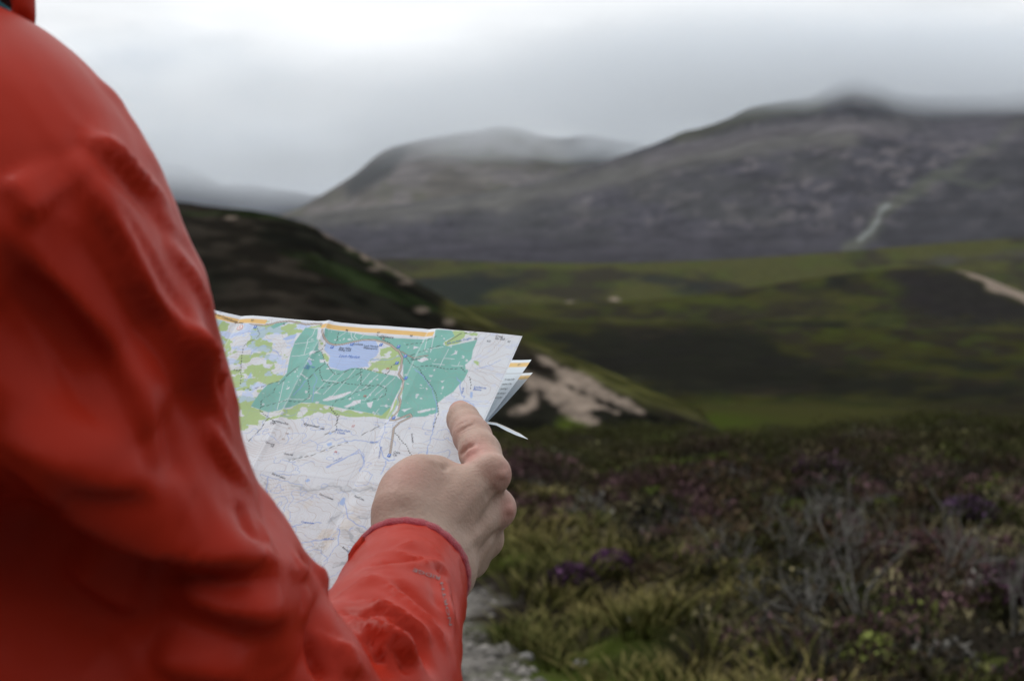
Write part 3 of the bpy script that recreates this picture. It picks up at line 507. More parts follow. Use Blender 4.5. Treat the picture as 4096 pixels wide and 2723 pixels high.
# grid of kilometre lines
for k in range(-8, 6):
    m = sstep(0.30, 0.06, np.abs(MA-(-1.4+20*k)))*0.28; mc = mix(mc, np.array([0.30, 0.36, 0.50]), m)
    m = sstep(0.30, 0.06, np.abs(MB-(-37.0+20*k)))*0.28; mc = mix(mc, np.array([0.30, 0.36, 0.50]), m)
for q in RIDES: stroke(q, PAPER*1.02, 0.34, amt=0.75)
for q in STREAMS: stroke(q, (0.25, 0.38, 0.74), 0.42, amt=0.8, wob=0.9, seed=541)
sf_ = fbm(MA/21.+4, MB/15.+1, 581, 4); mc = mix(mc, np.array([0.25, 0.38, 0.72]), iso(sf_, .16, .13)*.7*sstep(12, 26, MB)*sstep(.42, .52, fbm(MA/14., MB/12., 587, 2)))
for q in LOCHANS: fill(q, WATER*0.95, 0.25, wob=0.4, ws=2)
for q in TRACKS: stroke(q, (0.035, 0.05, 0.05), 0.42, dash=2.2, amt=0.95, wob=0.5, seed=551)
for q in [ROAD]+ROADB:
    wd = 1.25 if q is ROAD else 0.8
    stroke(q, (0.13, 0.12, 0.12), wd, amt=0.95); stroke(q, (0.46, 0.40, 0.35), wd-0.55)
# margin: white edge and ochre band, broken where the sheet runs over it
mg = ((MA < -79.5) | ((MA > -43.5) & (MA < 27.5))) & (MB < -38.6)
OCH = np.array([0.74, 0.49, 0.17])
mc[mg] = PAPER*1.08
och = sstep(-42.5, -42.2, MB)*sstep(-38.9, -39.2, MB)*(((MA < -79.5) | ((MA > -43.5) & (MA < 27.5))))
mc = mix(mc, OCH, och)
mc = mix(mc, PAPER*1.08, sstep(-43.6, -43.9, MB)*(MA < 27.5))
# fibres and wear of the creases
mc = mc*(0.985+0.03*fbm(MA/1.1, MB/1.1, 561, 2))[..., None]
for ca in (-98.7, -40.0, 22.8): mc = mix(mc, PAPER*1.05, sstep(0.9, 0.1, np.abs(MA-ca)+0.5*(fbm(MA/2., MB/2., 565, 2)-0.3))*0.35)
mc = mix(mc, PAPER*1.05, sstep(0.9, 0.1, np.abs(MB-62)+0.5*(fbm(MA/2., MB/2., 567, 2)-0.3))*0.35)

M_paper = material('printed_paper', attr=True, rough=0.62, spec=0.35)
M_ink = material('printing_ink', attr=True, rough=0.65, spec=0.3)
map_root = empty('map', map_P(np.array(79.), np.array(60.)))
tag(map_root, 'folded paper hiking map printed with green woods and a blue loch, held open', 'map')
def under(o, root):
    o.parent = root; o.matrix_parent_inverse = root.matrix_basis.inverted(); return o
MP = map_P(MA, MB)
sheet = under(mesh_np('sheet', MP.reshape(-1, 3), grid_faces(len(A_), len(B_)), M_paper, col=mc.reshape(-1, 3)), map_root)

# ---- lettering, laid on the sheet
INK = {'k': (0.05, 0.06, 0.09), 'b': (0.10, 0.22, 0.62), 'r': (0.62, 0.16, 0.14), 'g': (0.42, 0.32, 0.26), 'p': (0.10, 0.24, 0.66), 'w': (0.8, 0.82, 0.86), 'o': (0.65, 0.14, 0.14), 'grey': (0.20, 0.20, 0.22)}
_tc = {}
def text_mesh(s, shear=0.0, spacing=1.0):
    key = (s, shear, spacing)
    if key in _tc: return _tc[key]
    cu = bpy.data.curves.new('word', 'FONT'); cu.body = s; cu.size = 1.0; cu.align_x = 'CENTER'; cu.align_y = 'CENTER'; cu.resolution_u = 2; cu.shear = shear
    cu.space_character = spacing
    ob = bpy.data.objects.new('word', cu); COL.objects.link(ob)
    dg = bpy.context.evaluated_depsgraph_get(); me = ob.evaluated_get(dg).to_mesh()
    V = np.array([v.co[:2] for v in me.vertices], float).reshape(-1, 2)
    me.calc_loop_triangles()
    T = np.array([t.vertices[:] for t in me.loop_triangles], int).reshape(-1, 3)
    bpy.data.objects.remove(ob); bpy.data.curves.remove(cu)
    _tc[key] = (V, T); return V, T
class Ink:
    def __init__(s): s.V = []; s.F = []; s.C = []; s.n = 0
    def add(s, V3, T, c):
        s.V.append(V3); s.F.append(T+s.n); s.C.append(np.broadcast_to(np.array(c, float), V3.shape)); s.n += len(V3)
    def build(s, name, mat, parent):
        o = under(mesh_np(name, np.concatenate(s.V), np.concatenate(s.F), mat, smooth=False, col=np.concatenate(s.C)), parent); return o
SQ = np.array([(-1, -1), (1, -1), (1, 1), (-1, 1)], float); SQT = np.array([(0, 1, 2), (0, 2, 3)])
ink = Ink()
def word(S, s, a, b, h, colr, shear=0.0, ang=0.0, wide=0.80, lift=0.12):
    V, T = text_mesh(s, shear)
    q = V*(h/0.70); x = q[:, 0]*wide; y = -q[:, 1]
    ca, sa = math.cos(R(-ang)), math.sin(R(-ang))
    ink.add(S(a+x*ca-y*sa, b+x*sa+y*ca, lift), T, INK[colr])
for (s, a, b, h, cl_, it, ang) in WORDS:
    if cl_ == 'p':
        ink.add(map_P(a+SQ[:, 0]*0.95, b+SQ[:, 1]*1.05, 0.10), SQT, INK['p']); word(map_P, 'P', a, b, 1.3, 'w', lift=0.2)
    elif cl_ == 'o':
        th = np.linspace(0, 2*np.pi, 17)[:-1]; ring = np.stack([np.cos(th), np.sin(th)], 1)
        for rad, cc, lf in ((2.0, INK['o'], 0.08), (1.7, (0.8, 0.78, 0.8), 0.13)):
            ink.add(map_P(a+np.r_[0, ring[:, 0]*rad], b+np.r_[0, ring[:, 1]*rad], lf), np.array([(0, i+1, (i+1) % 16+1) for i in range(16)]), cc)
        word(map_P, 'A', a, b, 1.8, 'o', lift=0.2)
    else: word(map_P, s, a, b, h*1.0, cl_, it*0.8, ang)

# ---- the leaves folded behind it, fanned at the open edge
def patch(corners, n=26, bow=0.0, lift_dir=None):
    TL, TR, BR, BL = [at(*c) for c in corners]
    nrm = unit(np.cross(TR-TL, BL-TL)); nrm = -nrm if nrm[1] > 0 else nrm
    def S(s, t, lift=0.0):
        s = np.asarray(s, float)[..., None]; t = np.asarray(t, float)[..., None]
        p = TL*(1-s)*(1-t)+TR*s*(1-t)+BR*s*t+BL*(1-s)*t
        return p+nrm*(bow*4*s*(1-s)*1e-3+bow*2.0*t*(1-t)*1e-3+lift*1e-3)
    return S
def leaf(corners, bow, band, rules, seed):
    S = patch(corners, bow=bow); n = 90
    s, t = np.meshgrid(np.linspace(0, 1, n), np.linspace(0, 1, n), indexing='ij')
    c = np.broadcast_to(PAPER*1.02, s.shape+(3,)).copy()
    c = mix(c, OCH, sstep(band[0]-0.012, band[0]+0.004, t)*sstep(band[1]+0.012, band[1]-0.004, t))
    for r_ in rules: c = mix(c, np.array([0.45, 0.47, 0.5]), sstep(0.008, 0.002, np.abs(t-r_)))
    under(mesh_np('folded_leaf', S(s, t).reshape(-1, 3), grid_faces(n, n), M_paper, col=c.reshape(-1, 3)), map_root)
    return S
S2 = leaf([(1880, 1426, 1.215), (2126, 1438, 1.172), (1931, 1702, 1.134), (1790, 1690, 1.165)], -1.2, (0.045, 0.10), (0.20,), 1)
S3 = leaf([(1900, 1478, 1.225), (2131, 1490, 1.178), (1930, 1706, 1.137), (1800, 1695, 1.168)], -1.2, (0.05, 0.11), (), 2)
def leaf_word(S, s, px_, py_, hpx, corners_w, colr='grey'):
    V, T = text_mesh(s)
    q = V*(hpx/0.70)
    # hpx is in the leaf's own (s, t) units scaled by its width and height
    ink.add(S(px_+q[:, 0]*corners_w[0], py_-q[:, 1]*corners_w[1], 0.12), T, INK[colr])
W2 = (0.0034, 0.0044)
for i, (tx, s0, t0) in enumerate([('07', 0.90, 0.072), ('his map is the', 0.90, 0.29), ('anction of the', 0.905, 0.36), ('npointing a', 0.91, 0.43), ('rid reference', 0.92, 0.50), ('north (Nor', 0.92, 0.565), ('edge', 0.62, 0.80), ('GRI pre', 0.86, 0.87), ('her lette', 0.86, 0.91), ('northing', 0.86, 0.945)]):
    leaf_word(S2, tx, s0-0.06, t0, 7.0 if i else 8.0, W2)
for i, (tx, s0, t0) in enumerate([('1', 0.93, 0.08), ('a', 0.80, 0.5), ('p', 0.74, 0.72)]):
    leaf_word(S3, tx, s0, t0, 7.0, W2)
# a leaf seen almost on edge below them
n = 40
s, t = np.meshgrid(np.linspace(0, 1, n), np.linspace(0, 1, 8), indexing='ij')
ex = np.interp(s, [0, 0.25, 0.45, 0.7, 1.0], [1915, 1985, 2025, 2065, 2111]); ey = np.interp(s, [0, 0.25, 0.45, 0.7, 1.0], [1688, 1700, 1722, 1740, 1756])
k = smooth1(np.interp(np.linspace(0, 1, n), [0, 0.2, 0.45, 0.8, 1.0], [8, 9, 16, 13, 1]), 3)[:, None]
EP = atv(ex, ey-k*t, 1.128+0.07*t)
under(mesh_np('folded_leaf', EP.reshape(-1, 3), grid_faces(n, 8), M_paper, col=np.broadcast_to(mix(np.broadcast_to(PAPER*1.05, s.shape+(3,)), OCH*1.05, sstep(0.65, 0.9, t)*0.35), s.shape+(3,)).reshape(-1, 3)), map_root)
ink.build('lettering', M_ink, map_root)['kind'] = 'stuff'
# ================================================================== THE PERSON
# ---- bodies and clothes are grown as one surface each from a field of rounded limbs
class Field:
    def __init__(s): s.p = []
    def cone(s, a, b, ra, rb, k=0.01): s.p.append(('c', np.asarray(a, float), np.asarray(b, float), ra, rb, k)); return s
    def ell(s, c, r, axes=None, k=0.01): s.p.append(('e', np.asarray(c, float), np.asarray(r, float), np.eye(3) if axes is None else np.asarray(axes, float), 0, k)); return s
    def carve(s, a, b, ra, rb, k=0.004): s.p.append(('-', np.asarray(a, float), np.asarray(b, float), ra, rb, k)); return s
    def cut(s, c, n): s.p.append(('x', np.asarray(c, float), unit(n), 0, 0, 0)); return s
    def chain(s, pts, k=0.01):
        for (a, ra), (b, rb) in zip(pts[:-1], pts[1:]): s.cone(a, b, ra, rb, k)
        return s
    @staticmethod
    def _cone(P, a, b, ra, rb):
        ab = b-a; L2 = ab@ab+1e-12
        t = np.clip(((P-a)@ab)/L2, 0, 1)
        return np.linalg.norm(P-a-t[:, None]*ab, axis=1)-(ra+(rb-ra)*t)
    def __call__(s, P):
        D = np.full(len(P), 10.0)
        for q in s.p:
            if q[0] == 'e':
                l = ((P-q[1])@q[3].T)/q[2]; n = np.linalg.norm(l, axis=1); d = (n-1)*np.min(q[2]); 
                g = np.linalg.norm(l/q[2], axis=1)+1e-9; d = n*(n-1)/g
            elif q[0] in 'c-': d = s._cone(P, q[1], q[2], q[3], q[4])
            else: d = (P-q[1])@q[2]
            k = q[5]
            if q[0] == 'x': D = np.maximum(D, d)
            elif q[0] == '-':
                h = np.clip(0.5-0.5*(D+d)/k, 0, 1); D = D*(1-h)-d*h+k*h*(1-h)
            else:
                h = np.clip(0.5+0.5*(D-d)/k, 0, 1); D = D*(1-h)+d*h-k*h*(1-h)
        return D

def grow(f, lo, hi, h):
    """surface of a field inside a box, cell size h"""
    lo = np.asarray(lo, float); hi = np.asarray(hi, float); m = 4
    n = (np.ceil((hi-lo)/(h*m)).astype(int)+1)*m
    cs = [lo[i]+h*m*(np.arange(n[i]//m)+0.5) for i in range(3)]
    C = np.stack(np.meshgrid(*cs, indexing='ij'), -1).reshape(-1, 3)
    dc = f(C).reshape(n//m)
    near = np.abs(dc) < h*m*2.2
    G = np.repeat(np.repeat(np.repeat(np.where(dc < 0, -1.0, 1.0), m, 0), m, 1), m, 2)
    bi = np.argwhere(near)
    off = np.stack(np.meshgrid(*[np.arange(m)]*3, indexing='ij'), -1).reshape(-1, 3)
    I = (bi[:, None]*m+off[None]).reshape(-1, 3)
    for s0 in range(0, len(I), 400000):
        J = I[s0:s0+400000]; G[J[:, 0], J[:, 1], J[:, 2]] = f(lo+J*h)
    S = G < 0
    a = np.zeros(np.array(S.shape)-1, np.int8)
    for dx in (0, 1):
        for dy in (0, 1):
            for dz in (0, 1): a += S[dx:dx+a.shape[0], dy:dy+a.shape[1], dz:dz+a.shape[2]]
    act = np.argwhere((a > 0) & (a < 8))
    idx = -np.ones(a.shape, np.int64); idx[act[:, 0], act[:, 1], act[:, 2]] = np.arange(len(act))
    corners = np.array([(i, j, k) for i in (0, 1) for j in (0, 1) for k in (0, 1)])
    edges = [(p, q) for p in range(8) for q in range(p+1, 8) if np.abs(corners[p]-corners[q]).sum() == 1]
    acc = np.zeros((len(act), 3)); cnt = np.zeros(len(act))
    val = [G[act[:, 0]+c[0], act[:, 1]+c[1], act[:, 2]+c[2]] for c in corners]
    for p, q in edges:
        v0, v1 = val[p], val[q]; m_ = (v0 < 0) != (v1 < 0)
        t = np.where(m_, v0/(v0-v1+1e-30), 0)
        acc += np.where(m_[:, None], corners[p]+t[:, None]*(corners[q]-corners[p]), 0); cnt += m_
    V = lo+h*(act+acc/cnt[:, None])
    F = []
    for ax in range(3):
        o = [0, 0, 0]; o[ax] = 1
        s0 = S[:-1, :-1, :-1]; s1 = S[o[0]:S.shape[0]-1+o[0], o[1]:S.shape[1]-1+o[1], o[2]:S.shape[2]-1+o[2]]
        E = np.argwhere(s0 != s1); b, c = (ax+1) % 3, (ax+2) % 3
        E = E[(E[:, b] > 0) & (E[:, c] > 0)]
        e = [E.copy() for _ in range(4)]
        e[1][:, b] -= 1; e[2][:, b] -= 1; e[2][:, c] -= 1; e[3][:, c] -= 1
        q = np.stack([idx[x[:, 0], x[:, 1], x[:, 2]] for x in e], 1)
        fl = s0[E[:, 0], E[:, 1], E[:, 2]]
        q[~fl] = q[~fl][:, ::-1]
        F.append(q[(q >= 0).all(1)])
    return V, np.concatenate(F)

def relax(V, F, it=2, lam=0.5):
    n = len(V)
    e = np.concatenate([F[:, [0, 1]], F[:, [1, 2]], F[:, [2, 3]], F[:, [3, 0]]]); e = np.concatenate([e, e[:, ::-1]])
    deg = np.bincount(e[:, 0], minlength=n)[:, None]+1e-9
    for i in range(it):
        for l in (lam, -lam*1.04):
            s = np.stack([np.bincount(e[:, 0], V[e[:, 1], k], n) for k in range(3)], 1)/deg
            V = V+l*(s-V)
    return V
def vnormals(V, F):
    fn = np.cross(V[F[:, 2]]-V[F[:, 0]], V[F[:, 3]]-V[F[:, 1]])
    N = np.zeros_like(V)
    for i in range(4):
        for k in range(3): N[:, k] += np.bincount(F[:, i], fn[:, k], len(V))
    return N/(np.linalg.norm(N, axis=1)[:, None]+1e-12)

def sculpt(V, F, strokes, crisp=False, gain=1.0, wscale=1.0, rim=0.0, asym=False):
    """press folds and creases: each stroke is a line over the surface (seen from the camera), height in mm, width in mm.
    The line is first dropped onto the surface; what moves is the surface itself, along its own normals."""
    bvh = BVHTree.FromPolygons([Vector(v) for v in V], F.tolist())
    N = vnormals(V, F); D = np.zeros(len(V)); o = Vector((0, 0, CAM_Z))
    for pts, hgt, wid in strokes:
        pts = np.array(pts, float)
        L = np.r_[0, np.cumsum(np.hypot(*np.diff(pts, axis=0).T))]
        s = np.linspace(0, L[-1], max(6, int(L[-1]/28)))
        x = np.interp(s, L, pts[:, 0]); y = np.interp(s, L, pts[:, 1])
        if len(s) > 8: x = smooth1(x, 2); y = smooth1(y, 2)
        Q = []
        for a, b in zip(x, y):
            d = Vector(at(a, b, 1.0))-o; hit = bvh.ray_cast(o, d.normalized())
            if hit[0] is not None: Q.append(np.array(hit[0]))
        if len(Q) < 2: continue
        Q = np.array(Q); w_ = wid*wscale/1000.
        lo = Q.min(0)-w_*3; hi = Q.max(0)+w_*3
        ii = np.where(((V > lo) & (V < hi)).all(1))[0]
        if not len(ii): continue
        P = V[ii]; best = np.full(len(ii), 9.0); par = np.zeros(len(ii)); sid = np.zeros(len(ii))
        for j in range(len(Q)-1):
            ab = Q[j+1]-Q[j]; t = np.clip(((P-Q[j])@ab)/(ab@ab+1e-12), 0, 1)
            dd = np.linalg.norm(P-Q[j]-t[:, None]*ab, axis=1)
            m = dd < best; best[m] = dd[m]; par[m] = ((j+t)/(len(Q)-1))[m]
            sid[m] = ((P-Q[j]-t[:, None]*ab)@np.array([.74, 0, .67]))[m]
        tap = sstep(-0.02, 0.30, par)*sstep(1.02, 0.70, par)
        if asym:                                   # a fold rises gently and breaks off steeply below
            k_ = sstep(-.5, .5, sid/w_); ws_ = w_*((.50+1.35*k_) if hgt > 0 else (1.3-.6*k_)); best = best*w_/ws_
        prof = np.exp(-(np.sqrt(best**2+(.22*w_)**2)-.22*w_)/(w_*.72)) if crisp else np.exp(-(best/w_)**2)
        D[ii] += gain*hgt/1000.*prof*tap*sstep(3.0, 2.0, best/w_)
    face = -((V-np.array([0, 0, CAM_Z]))*N).sum(1)/np.linalg.norm(V-np.array([0, 0, CAM_Z]), axis=1)
    return V+N*(D*(1-rim+rim*sstep(.08, .55, face)))[:, None]      # the outline of the limb stays clean
person = empty('person', (-0.33, 0.83, -0.05))
tag(person, 'person in a red waterproof jacket seen from behind, right hand on a map', 'person')
FWD = np.array([0.6, 0.8, 0.0]); RGT = np.array([0.8, -0.6, 0.0]); UP = np.array([0, 0, 1.0])
BODY_AX = np.stack([RGT, FWD, UP])
NECK = np.array([-0.325, 0.825, 1.50])
def body(r, f, z): return np.array([NECK[0], NECK[1], 0])+RGT*r+FWD*f+UP*z

M_skin = material('skin', attr=True, rough=0.55, spec=0.22, sss=0.12, bump=0.28, bscale=620, bdist=0.0016)
M_shell = material('red_shell_fabric', color=(0.36, 0.023, 0.010), rough=0.40, spec=0.08, nscale=28, namount=0.06, sheen=0.0, bump=0.10, bscale=1500, bdist=0.0008)
M_fleece = material('fleece_binding', color=(0.36, 0.045, 0.065), rough=0.95, spec=0.1, nscale=700, namount=0.35, sheen=0.4, bump=0.7, bscale=1600, bdist=0.002)
M_lining = material('dark_lining', color=(0.035, 0.006, 0.008), rough=0.8)
M_teal = material('teal_fleece', color=(0.03, 0.16, 0.20), rough=0.95, bump=0.4, bscale=400)
M_grey = material('grey_reflective_print', color=(0.17, 0.15, 0.155), rough=0.6, spec=0.2)
M_trouser = material('charcoal_trousers', color=(0.035, 0.036, 0.04), rough=0.85, bump=0.4, bscale=60, bdist=0.01)
M_boot = material('brown_leather', color=(0.07, 0.04, 0.025), rough=0.6, bump=0.3, bscale=80)
M_hair = material('brown_hair', color=(0.05, 0.03, 0.018), rough=0.6, nscale=180, namount=0.5, bump=0.5, bscale=220)

# ---------------------------------------------------------------- jacket
K = Field()
ARM = [(200, 165, .055, .745), (285, 205, .062, .74), (356, 269, .068, .735), (402, 348, .072, .73), (500, 443, .076, .725), (562, 556, .078, .722), (622, 677, .079, .72), (686, 833, .079, .722), (732, 972, .079, .725),
       (808, 1111, .079, .73), (824, 1215, .079, .735), (888, 1406, .079, .74), (930, 1563, .078, .745), (948, 1702, .077, .75), (998, 1867, .076, .757), (1022, 1962, .074, .765), (1111, 2049, .070, .772), (1167, 2136, .064, .78), (1190, 2206, .058, .786)]
cp = np.array([(a, b) for a, b, _, _ in ARM], float)
tg = np.gradient(smooth1(cp[:, 0], 1)), np.gradient(smooth1(cp[:, 1], 1))
cen = []
for i, (x, y, r, d) in enumerate(ARM):
    t = np.array([tg[0][i], tg[1][i]]); t /= np.linalg.norm(t); nx, ny = t[1], -t[0]
    s = r*FPX/math.sqrt(d*d-r*r)
    cen.append((at(x-nx*s, y-ny*s, d), r))
K.chain(cen, 0.002)
# the elbow, below the picture, and the forearm rising to the wrist
K.chain([(cen[-1][0], .058), (at(630, 2560, .79), .058), (at(900, 2950, .795), .058), (at(1190, 3330, .80), .054)], 0.006)
FA = [(at(1190, 3330, .80), .052), (at(1370, 2960, .85), .043), (at(1470, 2770, .885), .0385), (at(1530, 2600, .92), .0335), (at(1597, 2410, .97), .0290), (at(1645, 2275, 1.005), .0255), (at(1668, 2205, 1.025), .0240), (at(1700, 2110, 1.05), .0235)]
K.chain(FA, 0.003)
K.cone(at(1190, 2260, .80), at(1262, 2320, .805), .004, .0052, .004)          # the pinch of cloth in the crook of the elbow
for (x, y, r, d), (x2, y2, r2, d2) in zip(ARM[3:-1], ARM[4:]):                    # cloth edge along the front of the sleeve
    K.cone(at(x-158, y+30, d), at(x2-158, y2+30, d2), .0128, .0128, .003)
K.carve(at(-700, 2770, .600), at(640, 3170, .612), .094, .092, .014)                # the cloth hangs in under the big fold
# trunk, other arm
K.ell(body(0, 0.00, 1.27), (.185, .130, .25), BODY_AX, .03).ell(body(0, 0.0, 1.02), (.180, .135, .26), BODY_AX, .05).ell(body(0, 0, .90), (.185, .14, .12), BODY_AX, .04)
K.cone(body(.02, -.01, 1.47), body(.13, -.02, 1.44), .065, .07, .04).cone(body(-.02, -.01, 1.47), body(-.15, -.02, 1.44), .065, .075, .04)
LH = map_P(np.array(-134.), np.array(52.)); LS = body(-.165, -.01, 1.43); LE = body(-.205, .12, 1.17)
LW = LH+np.array([-.035, -.045, -.055])
K.chain([(LS, .075), (LE, .056)], .03); K.chain([(LE, .056), (LW, .033)], .02)
K.cut(at(1664, 2300, 0.9990), (FA[6][0]-FA[4][0]))
K.cut(LW+unit(LW-LE)*.004, LW-LE) if False else None
K.cut((0, 0, .84), (0, 0, -1))
JV, JF = grow(K, (-.66, .55, .80), (.08, 1.22, 1.58), .0025)
JV = relax(JV, JF, 3)
bulge = [  # broad forms first: (line, height mm, width mm)
    ([(-150, 1640), (0, 1740), (174, 1850), (347, 1990), (573, 2120), (781, 2195), (972, 2225), (1150, 2210)], 15, 24),
    ([(-300, 2100), (0, 2260), (300, 2420), (600, 2600), (800, 2720)], -22, 42),
    ([(640, 2350), (868, 2425), (1042, 2455), (1215, 2440)], 6, 20),
    ([(-100, 1050), (104, 1250), (300, 1520), (420, 1760)], -10, 30),
    ([(200, 700), (356, 820), (500, 1040), (620, 1270)], 4, 26),
    ([(1400, 2480), (1480, 2510), (1560, 2580), (1600, 2680)], 5, 11),
]
JV = sculpt(JV, JF, bulge)
JV = relax(JV, JF, 2)
folds = [
    ([(300, 540), (356, 573), (451, 651), (573, 738), (677, 833), (747, 938), (830, 1050)], 4.2, 7.0), ([(440, 600), (540, 660), (640, 750), (720, 850)], -2.6, 6.5),
    ([(420, 680), (560, 800), (680, 930), (790, 1080)], -3.0, 7), ([(600, 820), (694, 920), (800, 1050), (862, 1160)], 2.6, 5.5),
    ([(250, 640), (347, 764), (469, 972), (538, 1128), (608, 1250), (712, 1389), (781, 1528), (868, 1667), (972, 1788), (1060, 1890)], 5.2, 7.5),
    ([(400, 780), (520, 960), (600, 1120), (670, 1250), (770, 1370)], -4.0, 8.5), ([(200, 760), (330, 960), (430, 1150), (520, 1300), (640, 1450), (720, 1600), (800, 1720), (880, 1810)], -4.5, 9),
    ([(640, 950), (694, 1024), (764, 1128), (816, 1215), (860, 1300)], 3.4, 6),
    ([(470, 510), (431, 530), (332, 580), (166, 655), (30, 760), (-40, 820)], -1.9, 3.2), ([(470, 480), (332, 545), (166, 620), (0, 730)], 0.4, 7),
    ([(660, 1310), (740, 1400), (816, 1476), (880, 1550)], 4.0, 6.0),
    ([(800, 1440), (833, 1493), (870, 1600), (890, 1660)], 2.4, 4.5), ([(860, 1550), (905, 1640), (945, 1730)], -2.0, 3.6),
    ([(800, 1660), (833, 1736), (868, 1823), (938, 1892), (1060, 1985)], 3.8, 6.0),
    ([(-80, 830), (0, 903), (104, 1024), (260, 1146), (382, 1285), (469, 1441), (521, 1563), (573, 1736), (590, 1920)], 5.0, 12), ([(0, 700), (60, 780), (130, 900)], 4, 12),
    ([(0, 1128), (208, 1354), (347, 1649), (434, 1823)], -4.5, 15), ([(640, 1600), (680, 1760), (700, 1960)], -4.5, 14),
]
folds_big = [
    ([(-60, 1700), (60, 1770), (181, 1826), (390, 1899), (573, 1950), (650, 1990)], 4.5, 9), ([(200, 1895), (330, 1935), (460, 1965), (600, 2010)], -1.8, 9),
    ([(-60, 1790), (174, 1905), (347, 2041), (573, 2158), (781, 2224), (972, 2257), (1128, 2240), (1220, 2195)], 7, 9),
    ([(-100, 1900), (110, 2010), (260, 2100), (521, 2250), (694, 2320), (900, 2340), (1140, 2325)], -6, 15), ([(750, 2290), (940, 2312), (1134, 2300)], -3, 7),
    ([(660, 2345), (760, 2390), (868, 2431), (1042, 2465), (1215, 2448)], 4.5, 9), ([(480, 2420), (640, 2480), (781, 2530), (1042, 2575), (1230, 2540)], -5, 15),
    ([(1020, 2060), (1040, 2130), (1050, 2200)], 2.5, 7), ([(960, 2010), (985, 2110), (1000, 2190)], -3.5, 7),
    ([(1110, 2250), (1171, 2298), (1252, 2280), (1305, 2255)], 4, 4), ([(1190, 2245), (1234, 2262), (1280, 2250)], -5, 5),
    ([(1318, 2330), (1275, 2400), (1252, 2507), (1290, 2640), (1310, 2760)], -7, 6), ([(1225, 2330), (1200, 2430), (1195, 2520)], 4, 8),
    ([(560, 2620), (800, 2670), (1050, 2700)], 5, 14), ([(250, 2220), (430, 2350), (600, 2450)], 3.5, 14),
]
folds_cuff = [
    # forearm and cuff
    ([(1345, 2410), (1397, 2448), (1495, 2473), (1594, 2517), (1673, 2576), (1712, 2640), (1717, 2719)], -5.5, 4.2), ([(1420, 2392), (1500, 2420), (1594, 2465), (1680, 2530), (1735, 2600)], 2.6, 3.2),
    ([(1440, 2435), (1540, 2462), (1640, 2520), (1700, 2580)], -2.2, 2.4),
    ([(1350, 2450), (1430, 2475), (1520, 2520), (1620, 2590), (1680, 2660)], 4.0, 5.5), ([(1335, 2390), (1406, 2360), (1480, 2318), (1525, 2292)], 2.2, 3.5), ([(1380, 2400), (1460, 2380), (1560, 2400)], -1.8, 4),
    ([(1426, 2280), (1505, 2275), (1600, 2268), (1717, 2256), (1796, 2270)], 1.9, 2.6), ([(1450, 2255), (1560, 2250), (1680, 2240)], -1.4, 2.6), ([(1569, 2205), (1643, 2232), (1742, 2250), (1800, 2268)], 1.7, 2.2),
    ([(1466, 2231), (1544, 2216), (1643, 2172), (1692, 2142)], 1.5, 2.4), ([(1500, 2300), (1594, 2390), (1692, 2468), (1761, 2542), (1806, 2640)], 2.6, 3.4), ([(1560, 2310), (1650, 2380), (1740, 2450), (1780, 2530)], -2.2, 5),
    ([(1745, 2262), (1760, 2285), (1790, 2288)], -2.4, 2.6), ([(1756, 2290), (1778, 2350), (1795, 2420), (1803, 2530)], 2.6, 3.0), ([(1800, 2300), (1822, 2400), (1835, 2520)], -2.4, 4), ([(1720, 2300), (1745, 2380), (1770, 2450)], -1.3, 3.5),
    ([(1456, 2527), (1495, 2591), (1535, 2665)], -2.5, 3.2), ([(1540, 2560), (1590, 2620), (1640, 2710)], -2.6, 4), ([(1500, 2560), (1560, 2630), (1600, 2710)], 2, 4), ([(1690, 2140), (1740, 2200), (1790, 2260)], 1.0, 2.4),
    ([(1350, 2560), (1380, 2640), (1400, 2720)], 3, 6),
    ([(1478, 2250), (1500, 2185), (1545, 2140), (1600, 2118), (1655, 2112), (1730, 2130), (1795, 2185), (1838, 2265)], -0.55, 1.0),
]
folds = [(a_, b_ if b_ > 0 else b_*.45, c_) for a_, b_, c_ in folds]
JV = sculpt(JV, JF, folds, True, 1.45, 0.76, 1.0, True)
JV = sculpt(JV, JF, folds_big, True, 1.4, 0.85, 0.8, True)
JV = sculpt(JV, JF, folds_cuff, True, 1.6, 0.92, 0.6, True)
# small irregular puckers of the cloth
NJ = vnormals(JV, JF)
pk = (fbm(JV[:, 0]*38+JV[:, 2]*21, JV[:, 1]*38-JV[:, 2]*30, 701, 3)-0.5)*0.0022
tw_ = (JV[:, 0]*.83+JV[:, 2]*.55+JV[:, 1]*.2)/.0125; sw_ = (JV[:, 0]*.55-JV[:, 2]*.83+JV[:, 1]*.3)/.075
wr_ = (1-np.abs(2*fbm(tw_+2.5*fbm(sw_*.8, tw_*.15, 711, 2), sw_, 713, 2)-1)*1.6).clip(0, 1)**2
tw2 = (JV[:, 0]*.35+JV[:, 2]*.9-JV[:, 1]*.3)/.011; sw2 = (JV[:, 0]*.9-JV[:, 2]*.35+JV[:, 1]*.4)/.05
wr2 = (1-np.abs(2*fbm(tw2+2*fbm(sw2, tw2*.2, 721, 2), sw2, 723, 2)-1)*1.6).clip(0, 1)**2
lowr = sstep(1.33, 1.29, JV[:, 2])
pk = pk*.8+(wr_*(1-lowr)+wr2*lowr)*.0009*sstep(.30, .60, fbm(JV[:, 0]*9+JV[:, 1]*7, JV[:, 2]*9, 731, 2))
JV = JV+NJ*pk[:, None]
jacket = under(mesh_np('jacket', JV, JF, M_shell), person)
jbvh = BVHTree.FromPolygons([Vector(v) for v in JV], JF.tolist())

